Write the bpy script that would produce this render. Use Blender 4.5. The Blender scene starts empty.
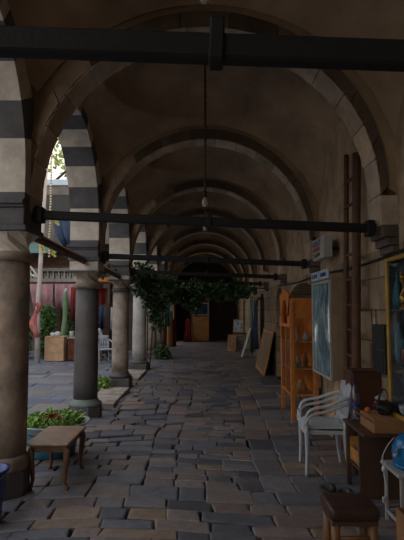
import bpy, bmesh, math, random
from mathutils import Vector, Matrix, noise
random.seed(7)
R = math.radians
S = bpy.context.scene
COL = S.collection
V = Vector

# ------------------------------------------------------------------ materials
def mat(name, c, rough=0.75, var=0.25, scale=6.0, bump=0.0, metal=0.0, c2=None, emit=None, spec=0.5, vcol=None):
    m = bpy.data.materials.new(name); m.use_nodes = True
    nt = m.node_tree; n = nt.nodes; l = nt.links
    b = n['Principled BSDF']
    b.inputs['Roughness'].default_value = rough
    b.inputs['Metallic'].default_value = metal
    b.inputs['Specular IOR Level'].default_value = spec
    tc = n.new('ShaderNodeTexCoord')
    no = n.new('ShaderNodeTexNoise'); no.inputs['Scale'].default_value = scale
    no.inputs['Detail'].default_value = 6; no.inputs['Roughness'].default_value = 0.62
    l.new(tc.outputs['Object'], no.inputs['Vector'])
    ra = n.new('ShaderNodeValToRGB')
    ra.color_ramp.elements[0].position = 0.3; ra.color_ramp.elements[1].position = 0.7
    lo = c2 if c2 else tuple(x*(1-var) for x in c)
    hi = tuple(min(1, x*(1+var*0.6)) for x in c)
    ra.color_ramp.elements[0].color = (*lo, 1); ra.color_ramp.elements[1].color = (*hi, 1)
    l.new(no.outputs['Fac'], ra.inputs['Fac'])
    out = ra.outputs['Color']
    if vcol:
        a = n.new('ShaderNodeVertexColor'); a.layer_name = vcol
        mx = n.new('ShaderNodeMix'); mx.data_type = 'RGBA'; mx.blend_type = 'MULTIPLY'
        mx.inputs['Factor'].default_value = 1
        l.new(out, mx.inputs['A']); l.new(a.outputs['Color'], mx.inputs['B'])
        out = mx.outputs['Result']
    l.new(out, b.inputs['Base Color'])
    if bump > 0:
        bp = n.new('ShaderNodeBump'); bp.inputs['Strength'].default_value = bump
        bp.inputs['Distance'].default_value = 0.02
        n2 = n.new('ShaderNodeTexNoise'); n2.inputs['Scale'].default_value = scale*4; n2.inputs['Detail'].default_value = 8
        l.new(tc.outputs['Object'], n2.inputs['Vector'])
        l.new(n2.outputs['Fac'], bp.inputs['Height']); l.new(bp.outputs['Normal'], b.inputs['Normal'])
    return m

def glassmat(name, c=(0.95, 0.96, 0.97), rough=0.03, lo=0.03, hi=0.35):
    m = bpy.data.materials.new(name); m.use_nodes = True
    nt = m.node_tree; n = nt.nodes; l = nt.links
    n.remove(n['Principled BSDF'])
    o = n['Material Output']
    t = n.new('ShaderNodeBsdfTransparent'); t.inputs['Color'].default_value = (*c, 1)
    g = n.new('ShaderNodeBsdfGlossy'); g.inputs['Roughness'].default_value = rough
    lw = n.new('ShaderNodeLayerWeight'); lw.inputs['Blend'].default_value = 0.5
    pw = n.new('ShaderNodeMath'); pw.operation = 'POWER'; pw.inputs[1].default_value = 4.0; l.new(lw.outputs['Facing'], pw.inputs[0])
    f = n.new('ShaderNodeMath'); f.operation = 'MULTIPLY_ADD'; f.inputs[1].default_value = hi; f.inputs[2].default_value = lo; l.new(pw.outputs[0], f.inputs[0])
    mx = n.new('ShaderNodeMixShader')
    l.new(f.outputs[0], mx.inputs[0]); l.new(t.outputs[0], mx.inputs[1]); l.new(g.outputs[0], mx.inputs[2])
    l.new(mx.outputs[0], o.inputs['Surface'])
    return m

def wallmat(name):
    """plaster above z=2.15, coursed stone blocks below (yz mapping)"""
    m = bpy.data.materials.new(name); m.use_nodes = True
    nt = m.node_tree; n = nt.nodes; l = nt.links; b = n['Principled BSDF']
    b.inputs['Roughness'].default_value = 0.85; b.inputs['Specular IOR Level'].default_value = 0.25
    g = n.new('ShaderNodeNewGeometry'); sp = n.new('ShaderNodeSeparateXYZ'); l.new(g.outputs['Position'], sp.inputs[0])
    ad = n.new('ShaderNodeMath'); ad.operation = 'ADD'; l.new(sp.outputs['X'], ad.inputs[0]); l.new(sp.outputs['Y'], ad.inputs[1])
    cb = n.new('ShaderNodeCombineXYZ'); l.new(ad.outputs[0], cb.inputs['X']); l.new(sp.outputs['Z'], cb.inputs['Y'])
    br = n.new('ShaderNodeTexBrick'); l.new(cb.outputs[0], br.inputs['Vector'])
    br.inputs['Scale'].default_value = 1.0; br.inputs['Brick Width'].default_value = 0.62; br.inputs['Row Height'].default_value = 0.31
    br.inputs['Mortar Size'].default_value = 0.012; br.inputs['Mortar Smooth'].default_value = 0.4; br.inputs['Bias'].default_value = 0.0
    br.inputs['Color1'].default_value = (0.46, 0.34, 0.225, 1); br.inputs['Color2'].default_value = (0.33, 0.245, 0.165, 1)
    br.inputs['Mortar'].default_value = (0.19, 0.145, 0.105, 1)
    no = n.new('ShaderNodeTexNoise'); no.inputs['Scale'].default_value = 2.2; no.inputs['Detail'].default_value = 8; no.inputs['Roughness'].default_value = 0.65
    l.new(g.outputs['Position'], no.inputs['Vector'])
    ra = n.new('ShaderNodeValToRGB'); e = ra.color_ramp.elements
    e[0].position = 0.32; e[0].color = (0.42, 0.30, 0.19, 1); e[1].position = 0.66; e[1].color = (0.60, 0.455, 0.315, 1)
    l.new(no.outputs['Fac'], ra.inputs['Fac'])
    st = n.new('ShaderNodeMath'); st.operation = 'GREATER_THAN'; st.inputs[1].default_value = 2.13; l.new(sp.outputs['Z'], st.inputs[0])
    mx = n.new('ShaderNodeMix'); mx.data_type = 'RGBA'
    l.new(st.outputs[0], mx.inputs['Factor']); l.new(br.outputs['Color'], mx.inputs['A']); l.new(ra.outputs['Color'], mx.inputs['B'])
    m2 = n.new('ShaderNodeMix'); m2.data_type = 'RGBA'; m2.blend_type = 'MULTIPLY'; m2.inputs['Factor'].default_value = 0.7
    r2 = n.new('ShaderNodeValToRGB'); r2.color_ramp.elements[0].position = 0.3; r2.color_ramp.elements[0].color = (0.5, 0.48, 0.45, 1)
    r2.color_ramp.elements[1].position = 0.6; r2.color_ramp.elements[1].color = (1, 1, 1, 1)
    n3 = n.new('ShaderNodeTexNoise'); n3.inputs['Scale'].default_value = 5; n3.inputs['Detail'].default_value = 9
    l.new(g.outputs['Position'], n3.inputs['Vector']); l.new(n3.outputs['Fac'], r2.inputs['Fac'])
    l.new(mx.outputs['Result'], m2.inputs['A']); l.new(r2.outputs['Color'], m2.inputs['B'])
    l.new(m2.outputs['Result'], b.inputs['Base Color'])
    bp = n.new('ShaderNodeBump'); bp.inputs['Strength'].default_value = 0.5; bp.inputs['Distance'].default_value = 0.03
    l.new(n3.outputs['Fac'], bp.inputs['Height']); l.new(bp.outputs['Normal'], b.inputs['Normal'])
    return m

M = {}
M['wall'] = wallmat('wall stone and plaster')
M['backwall'] = mat('near-black masonry', (0.055, 0.04, 0.03), 0.9, 0.4, 3, 0.3)  # near-black brown tone of the end wall
M['plaster'] = mat('vault plaster', (0.42, 0.305, 0.20), 0.9, 0.4, 1.6, 0.3, spec=0.2)
M['white'] = mat('white limestone', (0.68, 0.60, 0.52), 0.8, 0.3, 5, 0.3, spec=0.3)
M['dark'] = mat('dark basalt', (0.13, 0.125, 0.13), 0.8, 0.3, 6, 0.3, spec=0.3)
M['arch'] = mat('arch voussoir stone', (0.60, 0.48, 0.36), 0.85, 0.35, 4, 0.3, spec=0.25, vcol='tone')
M['mortar'] = mat('paving bed', (0.045, 0.04, 0.038), 0.95, 0.3, 8)
M['cobble'] = mat('paving stone', (1, 1, 1), 0.48, 0.4, 9, 0.35, vcol='tone')
M['tan_col'] = mat('weathered tan stone', (0.36, 0.265, 0.19), 0.75, 0.45, 4.5, 0.35, c2=(0.14, 0.115, 0.10))
M['grey_col'] = mat('dark grey stone', (0.105, 0.095, 0.09), 0.6, 0.35, 4, 0.3)
M['pale_col'] = mat('pale pinkish stone', (0.44, 0.37, 0.31), 0.78, 0.45, 3.5, 0.35, c2=(0.17, 0.13, 0.11))
M['white_col'] = mat('pale grey stone', (0.48, 0.46, 0.44), 0.78, 0.35, 3.5, 0.35)
M['green_stone'] = mat('moss stained stone', (0.19, 0.22, 0.19), 0.8, 0.3, 7, 0.3)
M['iron'] = mat('black painted iron', (0.009, 0.009, 0.010), 0.7, 0.3, 12)
M['beam'] = mat('dark painted timber', (0.010, 0.009, 0.009), 0.75, 0.4, 10, 0.2)
M['cable'] = mat('black cable', (0.02, 0.018, 0.016), 0.6)
M['rust'] = mat('rusty chain', (0.10, 0.06, 0.035), 0.7)
M['bulb'] = mat('unlit bulb glass', (0.55, 0.5, 0.42), 0.2)
M['wood'] = mat('brown varnished wood', (0.20, 0.095, 0.045), 0.4, 0.45, 7, 0.15)
M['woodtop'] = mat('worn table top', (0.36, 0.22, 0.14), 0.38, 0.4, 6, 0.1)
M['darkwood'] = mat('dark brown wood', (0.085, 0.045, 0.028), 0.5, 0.4, 8)
M['maroon'] = mat('red brown cabinet wood', (0.10, 0.035, 0.02), 0.5, 0.3, 8)
M['polewood'] = mat('reddish raw timber', (0.13, 0.06, 0.036), 0.7, 0.35, 9, 0.2)
M['orange'] = mat('orange varnished pine', (0.64, 0.21, 0.04), 0.45, 0.3, 5)
M['pine'] = mat('yellow pine', (0.5, 0.24, 0.07), 0.5, 0.35, 7)
M['board'] = mat('pale chipboard', (0.60, 0.38, 0.22), 0.8, 0.25, 5)
M['cardboard'] = mat('cardboard', (0.34, 0.17, 0.075), 0.85, 0.2, 6)
M['plastic'] = mat('white plastic', (0.52, 0.55, 0.60), 0.4, 0.06, 5)
M['blueplastic'] = mat('blue plastic', (0.02, 0.06, 0.25), 0.3, 0.2, 5)
M['skyblue'] = mat('shiny blue shell', (0.01, 0.17, 0.42), 0.22, 0.2, 4)
M['teal'] = mat('teal glazed pot', (0.03, 0.16, 0.22), 0.35, 0.25, 6)
M['basin'] = mat('pale blue enamel', (0.42, 0.47, 0.52), 0.4, 0.2, 6)
M['soil'] = mat('soil', (0.04, 0.028, 0.02), 0.95, 0.4, 14)
M['redflower'] = mat('reddish leaves', (0.28, 0.06, 0.04), 0.6, 0.3, 20)
M['leaf'] = mat('bright green leaf', (0.32, 0.50, 0.10), 0.5, 0.55, 14, c2=(0.04, 0.13, 0.025))
M['ivy'] = mat('dark ivy leaf', (0.06, 0.115, 0.032), 0.5, 0.5, 9, c2=(0.025, 0.055, 0.018))
M['shrub'] = mat('mid green shrub leaf', (0.10, 0.20, 0.05), 0.55, 0.5, 6, c2=(0.03, 0.075, 0.02))
M['treeleaf'] = mat('yellow green tree leaf', (0.42, 0.48, 0.10), 0.6, 0.4, 5)
M['stem'] = mat('woody stem', (0.06, 0.04, 0.025), 0.8)
M['cactus'] = mat('pale green cactus skin', (0.20, 0.30, 0.16), 0.6, 0.25, 7)
M['gold'] = mat('gilded moulding', (0.55, 0.33, 0.06), 0.4, 0.25, 10, metal=0.3)
M['oldgold'] = mat('tarnished brass frame', (0.50, 0.25, 0.08), 0.5, 0.35, 10)
M['brass'] = mat('brass', (0.6, 0.35, 0.1), 0.3, 0.2, 8, metal=0.8)
M['alu'] = mat('white aluminium', (0.42, 0.42, 0.42), 0.45, 0.1, 5)
M['tanpaint'] = mat('tan painted board', (0.33, 0.24, 0.15), 0.7, 0.2, 4)
M['signwhite'] = mat('off white sign acrylic', (0.46, 0.45, 0.42), 0.4, 0.08, 5)
M['ink_blue'] = mat('blue lettering', (0.03, 0.05, 0.25), 0.5, 0.1)
M['ink_red'] = mat('red lettering', (0.35, 0.03, 0.05), 0.5, 0.1)
M['ink_dark'] = mat('dark green lettering', (0.015, 0.04, 0.025), 0.5, 0.1)
M['labelblue'] = mat('pale blue label', (0.45, 0.56, 0.66), 0.5, 0.1)
M['glass'] = glassmat('clear glass')
M['petglass'] = glassmat('bottle plastic', (0.72, 0.72, 0.92), 0.3, 0.16, 0.6)
M['black'] = mat('black plastic', (0.012, 0.012, 0.013), 0.5)
M['void'] = mat('dark interior paint', (0.015, 0.012, 0.01), 0.9)
M['meter'] = mat('dark grey sheet metal', (0.03, 0.028, 0.027), 0.5, 0.3)
M['leather'] = mat('dark brown leather', (0.055, 0.026, 0.018), 0.4, 0.4, 9, 0.3)
M['stoolleg'] = mat('varnished stool wood', (0.22, 0.105, 0.04), 0.45, 0.35, 8)
M['redglass'] = mat('dark red glaze', (0.12, 0.015, 0.012), 0.2, 0.3, 6)
M['orangeball'] = mat('orange peel', (0.75, 0.16, 0.04), 0.45, 0.1)
M['whitecloth'] = mat('white cloth', (0.62, 0.62, 0.65), 0.9, 0.15, 6)
M['pinkcloth'] = mat('dusty pink cloth', (0.37, 0.20, 0.215), 0.9, 0.3, 4)
M['redcloth'] = mat('red cloth', (0.22, 0.025, 0.02), 0.9, 0.3, 5)
M['bundle'] = mat('pink and red wrapped cloth', (0.5, 0.18, 0.16), 0.9, 0.55, 5, c2=(0.25, 0.035, 0.03))
M['navy'] = mat('dark blue cloth', (0.025, 0.04, 0.085), 0.9, 0.4, 6)
M['tarp'] = mat('blue tarpaulin', (0.012, 0.03, 0.075), 0.6, 0.3, 4)
M['greencloth'] = mat('teal green cloth', (0.05, 0.24, 0.20), 0.9, 0.3, 5)
M['awning'] = mat('grey green awning', (0.10, 0.20, 0.16), 0.8, 0.3, 3)
M['carpet'] = mat('red brown carpet', (0.16, 0.055, 0.03), 0.95, 0.5, 9)
M['farwall'] = mat('grey brown masonry', (0.20, 0.17, 0.15), 0.9, 0.35, 3, 0.3)
M['farband'] = mat('pale stone band', (0.42, 0.38, 0.34), 0.9, 0.3, 4)
M['roofedge'] = mat('sky-lit roof edge', (0.55, 0.65, 0.75), 0.5, 0.1)  # sky light on the roof edge put into its pale blue colour
M['rail'] = mat('brown railing', (0.14, 0.07, 0.045), 0.8, 0.3, 8)
M['poleWhite'] = mat('weathered white pole', (0.62, 0.55, 0.49), 0.7, 0.3, 4)
M['yellow'] = mat('yellow fabric', (0.55, 0.45, 0.08), 0.7, 0.15)
M['bead'] = mat('pale beads', (0.75, 0.62, 0.42), 0.4, 0.3, 20)
M['orangecloth'] = mat('orange canvas', (0.55, 0.22, 0.09), 0.85, 0.35, 4)
M['skin'] = mat('skin', (0.45, 0.25, 0.17), 0.6, 0.1)
M['hair'] = mat('dark hair', (0.03, 0.02, 0.016), 0.7)
M['trousers'] = mat('dark trousers', (0.03, 0.035, 0.05), 0.9)

def artmat(name, cols, scale, dist=2.0, stretch=(1, 1, 1)):
    m = bpy.data.materials.new(name); m.use_nodes = True
    nt = m.node_tree; n = nt.nodes; l = nt.links; b = n['Principled BSDF']; b.inputs['Roughness'].default_value = 0.5
    tc = n.new('ShaderNodeTexCoord'); mp = n.new('ShaderNodeMapping'); mp.inputs['Scale'].default_value = stretch
    no = n.new('ShaderNodeTexNoise'); no.inputs['Scale'].default_value = scale; no.inputs['Distortion'].default_value = dist
    no.inputs['Detail'].default_value = 4
    ra = n.new('ShaderNodeValToRGB'); ra.color_ramp.interpolation = 'LINEAR'
    k = len(cols)
    for i, c in enumerate(cols):
        p = 0.3 + 0.42*i/(k-1)
        if i < 2: el = ra.color_ramp.elements[i]; el.position = p
        else: el = ra.color_ramp.elements.new(p)
        el.color = (*c, 1)
    l.new(tc.outputs['Object'], mp.inputs[0]); l.new(mp.outputs[0], no.inputs['Vector']); l.new(no.outputs['Fac'], ra.inputs['Fac'])
    l.new(ra.outputs['Color'], b.inputs['Base Color'])
    return m
M['poster'] = artmat('blue poster print', [(0.06, 0.08, 0.09), (0.12, 0.22, 0.28), (0.22, 0.42, 0.50), (0.65, 0.78, 0.78), (0.16, 0.14, 0.12)], 2.6, 1.5, (1, 3.0, 1.0))
M['art_dark'] = artmat('dark carved panel print', [(0.08, 0.045, 0.025), (0.2, 0.115, 0.06), (0.36, 0.22, 0.12), (0.12, 0.07, 0.04)], 6, 3)
M['art_case'] = artmat('dark blue lining', [(0.03, 0.03, 0.032), (0.06, 0.07, 0.09), (0.14, 0.16, 0.2), (0.05, 0.04, 0.035)], 3, 1)
M['art_sea'] = artmat('seaside painting', [(0.10, 0.16, 0.25), (0.30, 0.42, 0.55), (0.6, 0.6, 0.55), (0.3, 0.15, 0.1)], 5, 1)
M['art_warm'] = artmat('gold and brown painting', [(0.08, 0.04, 0.02), (0.4, 0.2, 0.08), (0.55, 0.42, 0.28)], 6, 2)
M['art_grey'] = artmat('grey portrait painting', [(0.03, 0.03, 0.03), (0.16, 0.14, 0.13), (0.35, 0.3, 0.28)], 5, 2)

# ------------------------------------------------------------------ geometry helpers
def NB(): return bmesh.new()

def box(bm, x0, x1, y0, y1, z0, z1, bev=0.0, seg=1, rot=None, mi=0):
    g = bmesh.ops.create_cube(bm, size=1.0)
    vs = g['verts']
    c = V(((x0+x1)/2, (y0+y1)/2, (z0+z1)/2)); s = V((abs(x1-x0), abs(y1-y0), abs(z1-z0)))
    for v in vs: v.co = V((v.co.x*s.x, v.co.y*s.y, v.co.z*s.z))
    fs = set(f for v in vs for f in v.link_faces)
    for f in fs: f.material_index = mi
    if bev > 0:
        es = list(set(e for v in vs for e in v.link_edges))
        r = bmesh.ops.bevel(bm, geom=es, offset=bev, segments=seg, profile=0.5, affect='EDGES')
        vs = list(set(v for f in r['faces'] for v in f.verts))
    mt = Matrix.Translation(c)
    if rot is not None: mt = mt @ rot.to_4x4()
    bmesh.ops.transform(bm, matrix=mt, verts=vs)

def obox(bm, c, sx, sy, sz, rot=None, bev=0.0, mi=0):
    box(bm, c[0]-sx/2, c[0]+sx/2, c[1]-sy/2, c[1]+sy/2, c[2]-sz/2, c[2]+sz/2, bev, 1, rot, mi)

def sweep(bm, pts, rx, ry=None, n=8, up=(0, 0, 1), mi=0, smooth=True):
    """elliptical section swept along pts; rx along the side vector, ry along up; rx / ry may be lists"""
    if ry is None: ry = rx
    pts = [V(p) for p in pts]; up = V(up); rings = []
    for i, p in enumerate(pts):
        a = pts[max(0, i-1)]; b = pts[min(len(pts)-1, i+1)]
        t = (b-a).normalized()
        u = up
        if abs(t.dot(u)) > 0.97: u = V((0, 1, 0)) if abs(t.y) < 0.9 else V((1, 0, 0))
        s = t.cross(u).normalized(); w = s.cross(t).normalized()
        ax = rx[i] if isinstance(rx, (list, tuple)) else rx
        ay = ry[i] if isinstance(ry, (list, tuple)) else ry
        rings.append([bm.verts.new(p + s*ax*math.cos(2*math.pi*k/n) + w*ay*math.sin(2*math.pi*k/n)) for k in range(n)])
    for i in range(len(rings)-1):
        for k in range(n):
            f = bm.faces.new((rings[i][k], rings[i][(k+1) % n], rings[i+1][(k+1) % n], rings[i+1][k])); f.smooth = smooth; f.material_index = mi
    for rg in (rings[0], rings[-1]):
        f = bm.faces.new(rg); f.material_index = mi

def smoothpts(pts, k=5):
    """catmull-rom"""
    P = [V(p) for p in pts]; out = []
    for i in range(len(P)-1):
        p0 = P[max(0, i-1)]; p1 = P[i]; p2 = P[i+1]; p3 = P[min(len(P)-1, i+2)]
        for j in range(k):
            t = j/k
            out.append(0.5*((2*p1) + (p2-p0)*t + (2*p0-5*p1+4*p2-p3)*t*t + (3*p1-p0-3*p2+p3)*t**3))
    out.append(P[-1]); return out

def lathe(bm, prof, n=24, c=(0, 0), mi=0, smooth=True, closed=True):
    rings = []
    for r, z in prof:
        if r < 1e-5: rings.append([bm.verts.new((c[0], c[1], z))])
        else: rings.append([bm.verts.new((c[0]+r*math.cos(2*math.pi*(k+.5)/n), c[1]+r*math.sin(2*math.pi*(k+.5)/n), z)) for k in range(n)])
    for i in range(len(rings)-1):
        a, b = rings[i], rings[i+1]
        for k in range(n):
            k2 = (k+1) % n
            vs = []
            if len(a) == 1 and len(b) == 1: continue
            if len(a) == 1: vs = [a[0], b[k2], b[k]]
            elif len(b) == 1: vs = [a[k], a[k2], b[0]]
            else: vs = [a[k], a[k2], b[k2], b[k]]
            f = bm.faces.new(vs); f.smooth = smooth; f.material_index = mi
    if closed:
        for rg in (rings[0], rings[-1]):
            if len(rg) > 2: bm.faces.new(rg).material_index = mi

def ball(bm, c, r, sc=(1, 1, 1), u=14, v=9, mi=0):
    g = bmesh.ops.create_uvsphere(bm, u_segments=u, v_segments=v, radius=r)
    for vv in g['verts']:
        vv.co = V((vv.co.x*sc[0], vv.co.y*sc[1], vv.co.z*sc[2])) + V(c)
    for f in set(f for vv in g['verts'] for f in vv.link_faces): f.smooth = True; f.material_index = mi

def leaf(bm, p, s, rnd, mi=0):
    d = V((rnd.uniform(-1, 1), rnd.uniform(-1, 1), rnd.uniform(-0.8, 0.6))).normalized()
    u = V((rnd.uniform(-1, 1), rnd.uniform(-1, 1), rnd.uniform(-1, 1)))
    sd = d.cross(u)
    if sd.length < 1e-3: sd = V((1, 0, 0))
    sd.normalize(); nn = sd.cross(d)
    p = V(p)
    a = bm.verts.new(p); b = bm.verts.new(p+d*s*.5+sd*s*.36+nn*s*.1); c = bm.verts.new(p+d*s); e = bm.verts.new(p+d*s*.5-sd*s*.36+nn*s*.1)
    f = bm.faces.new((a, b, c)); f.material_index = mi
    f = bm.faces.new((a, c, e)); f.material_index = mi

def leaves(bm, blobs, n, s, rnd, mi=0):
    tot = sum(b[3]*b[4]*b[5] for b in blobs)
    for b in blobs:
        k = max(1, int(n*b[3]*b[4]*b[5]/tot))
        for _ in range(k):
            d = V((rnd.gauss(0, 1), rnd.gauss(0, 1), rnd.gauss(0, 1))).normalized()*(rnd.random()**0.45)
            leaf(bm, (b[0]+d.x*b[3], b[1]+d.y*b[4], b[2]+d.z*b[5]), s*rnd.uniform(.6, 1.3), rnd, mi)

def obj(name, bm, mats, parent=None, smooth=False):
    me = bpy.data.meshes.new(name); bmesh.ops.recalc_face_normals(bm, faces=bm.faces) if len(bm.faces) < 60000 else None
    bm.to_mesh(me); bm.free()
    if not isinstance(mats, (list, tuple)): mats = [mats]
    for m in mats: me.materials.append(M[m] if isinstance(m, str) else m)
    o = bpy.data.objects.new(name, me); COL.objects.link(o)
    if parent: o.parent = parent
    if smooth:
        for p in me.polygons: p.use_smooth = True
    return o

def tag(o, label, cat, group=None):
    o['label'] = label; o['category'] = cat
    if group: o['group'] = group
    return o

def thing(name, label, cat, loc=(0, 0, 0), rz=0.0, group=None):
    o = bpy.data.objects.new(name, None); COL.objects.link(o); o.empty_display_size = 0.1
    o.location = loc; o.rotation_euler = (0, 0, rz)
    return tag(o, label, cat, group)

def solo(name, bm, mats, label, cat, loc=(0, 0, 0), rz=0.0, group=None, smooth=False):
    o = obj(name, bm, mats, None, smooth); o.location = loc; o.rotation_euler = (0, 0, rz)
    return tag(o, label, cat, group)

def struct(name, bm, mats, smooth=False):
    o = obj(name, bm, mats, None, smooth); o['kind'] = 'structure'; return o

def dup(root, loc, rz=0.0, label=None, group=None):
    r = root.copy(); COL.objects.link(r); r.location = loc; r.rotation_euler = (0, 0, rz)
    if label: r['label'] = label
    if group: r['group'] = group
    for ch in list(root.children):
        c = ch.copy(); COL.objects.link(c); c.parent = r
        for g in ch.children:
            d = g.copy(); COL.objects.link(d); d.parent = c
    return r

# ------------------------------------------------------------------ layout constants
BAY = 2.95
Y0 = 1.45                       # plane of the transverse arch in front of the camera
def CY(k): return Y0 + BAY*k
KMIN, KMAX = -1, 8
CX = -1.73                      # column axis
WX = 1.68                       # right wall face
TOP = 5.3
HW = 0.23                       # half pier width
YEND = 26.4

# ------------------------------------------------------------------ floor
def undul(x, y):
    e = math.exp(-((x+0.85)/0.75)**2)*math.exp(-((y-7.6)/1.7)**2)
    f = math.exp(-((x+0.2)/1.3)**2)*math.exp(-((y-8.0)/4.5)**2)
    z = 0.085*e*math.sin(y*3.4+x*2.2) + 0.02*f*noise.noise(V((x*.9, y*.7, 0)))
    z -= 0.05*math.exp(-((x+0.1)/0.9)**2)*math.exp(-((y-9.5)/4)**2)
    return z
TONES = [((0.170, 0.175, 0.205), 5), ((0.225, 0.210, 0.222), 5), ((0.255, 0.212, 0.200), 5), ((0.29, 0.225, 0.212), 3), ((0.125, 0.127, 0.150), 3), ((0.32, 0.235, 0.175), 2)]
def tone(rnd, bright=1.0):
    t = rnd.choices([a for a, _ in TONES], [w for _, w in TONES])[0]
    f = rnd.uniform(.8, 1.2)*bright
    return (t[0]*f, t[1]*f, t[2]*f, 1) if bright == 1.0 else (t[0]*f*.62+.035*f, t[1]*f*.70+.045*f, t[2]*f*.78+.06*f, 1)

def warp(x, y):
    e = max(0, min(1, (x+2.0)/.3))*max(0, min(1, (1.75-x)/.4))
    return (x + e*.05*math.sin(y*.8+x*.6), y + .09*math.sin(x*1.15+y*.42+.6) + .05*math.sin(x*2.3-y*.7))
def stone(bm, cl, x0, x1, y0, y1, rnd, h=0.0, bright=1.0, und=True, gap=0.0045):
    j = 0.018
    def P(x, y): return (x+rnd.uniform(-j, j), y+rnd.uniform(-j, j))
    q = [P(x0+gap, y0+gap), P(x1-gap, y0+gap), P(x1-gap, y1-gap), P(x0+gap, y1-gap)]
    if und: q = [warp(*p) for p in q]
    cx = sum(a for a, _ in q)/4; cy = sum(b for _, b in q)/4
    tx, ty = rnd.uniform(-.015, .015), rnd.uniform(-.02, .02); hh = h+rnd.uniform(-.005, .006)
    rings = []
    for ins, dz in ((0, -.16), (0.0, -.010), (0.008, -.002), (0.022, 0.0)):
        rg = []
        n = 4
        for (a, b) in q:
            dx, dy = cx-a, cy-b
            L = math.hypot(dx, dy)
            a2 = a + (dx/abs(dx) if dx else 0)*min(ins, abs(dx)*.6); b2 = b + (dy/abs(dy) if dy else 0)*min(ins, abs(dy)*.6)
            z = hh + dz + tx*(a2-cx) + ty*(b2-cy) + (undul(cx, cy) + 0.5*(undul(a2, b2)-undul(cx, cy)) if und else 0)
            rg.append(bm.verts.new((a2, b2, z)))
        rings.append(rg)
    fs = []
    for i in range(3):
        for k in range(4):
            fs.append(bm.faces.new((rings[i][k], rings[i][(k+1) % 4], rings[i+1][(k+1) % 4], rings[i+1][k])))
    fs.append(bm.faces.new(rings[3]))
    c = tone(rnd, bright)
    for f in fs:
        f.smooth = False
        for lp in f.loops: lp[cl] = c

def build_floor():
    rnd = random.Random(11)
    bm = NB(); cl = bm.loops.layers.float_color.new('tone')
    # corridor
    def rows(xa, xb, ya, yb, lo, hi, wlo, whi, **kw):
        y = ya
        while y < yb-0.05:
            d = min(rnd.uniform(lo, hi), yb-y)
            if yb-(y+d) < 0.09: d = yb-y
            x = xa + 0
            while x < xb-0.02:
                w = rnd.uniform(wlo, whi)
                if xb-(x+w) < 0.13: w = xb-x
                stone(bm, cl, x, x+w, y, y+d, rnd, **kw); x += w
            y += d
    rows(-2.05, 1.68, -4.4, 2.6, .22, .30, .32, .6)
    rows(-2.05, 1.68, 2.6, 4.5, .15, .27, .2, .56)
    rows(-2.05, -0.55, 4.5, 7.5, .17, .26, .26, .46)
    # framed panels of paving along the middle
    rows(-0.55, 0.55, 4.5, 5.9, .15, .2, .2, .34)
    rows(0.55, 0.83, 4.5, 10.4, .34, .5, .28, .28)
    rows(0.83, 1.68, 4.5, 10.4, .17, .26, .26, .5)
    rows(-0.55, 0.55, 5.9, 6.15, .25, .25, .3, .46)
    rows(-0.55, -0.28, 6.15, 10.4, .3, .46, .27, .27)
    rows(-0.28, 0.55, 6.15, 10.15, .15, .2, .2, .4)
    rows(-0.28, 0.55, 10.15, 10.4, .25, .25, .3, .46)
    rows(-2.05, -0.55, 7.5, 10.4, .16, .24, .24, .44)
    rows(-2.05, 1.68, 10.4, 26.4, .2, .3, .28, .55)
    # courtyard slabs, bigger and cleaner
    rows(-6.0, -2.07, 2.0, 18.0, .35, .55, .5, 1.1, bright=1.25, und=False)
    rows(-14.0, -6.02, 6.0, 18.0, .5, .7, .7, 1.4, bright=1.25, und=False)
    # bed under the stones
    b2 = [bm.verts.new(p) for p in ((-22, -8, -.15), (2.6, -8, -.15), (2.6, 27.4, -.15), (-22, 27.4, -.15))]
    f = bm.faces.new(b2); f.material_index = 1
    for lp in f.loops: lp[cl] = (.1, .1, .1, 1)
    # bed has to follow the hollow: lower patch
    return struct('floor', bm, ['cobble', 'mortar'])
build_floor()

# low stone kerb slabs between the columns
bm = NB()
for (y0, y1) in ((8.15, 9.85), (11.15, 12.7)):
    box(bm, -1.96, -1.46, y0, y1, -.04, .06, .012)
struct('trim_9', bm, 'pale_col')

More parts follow.
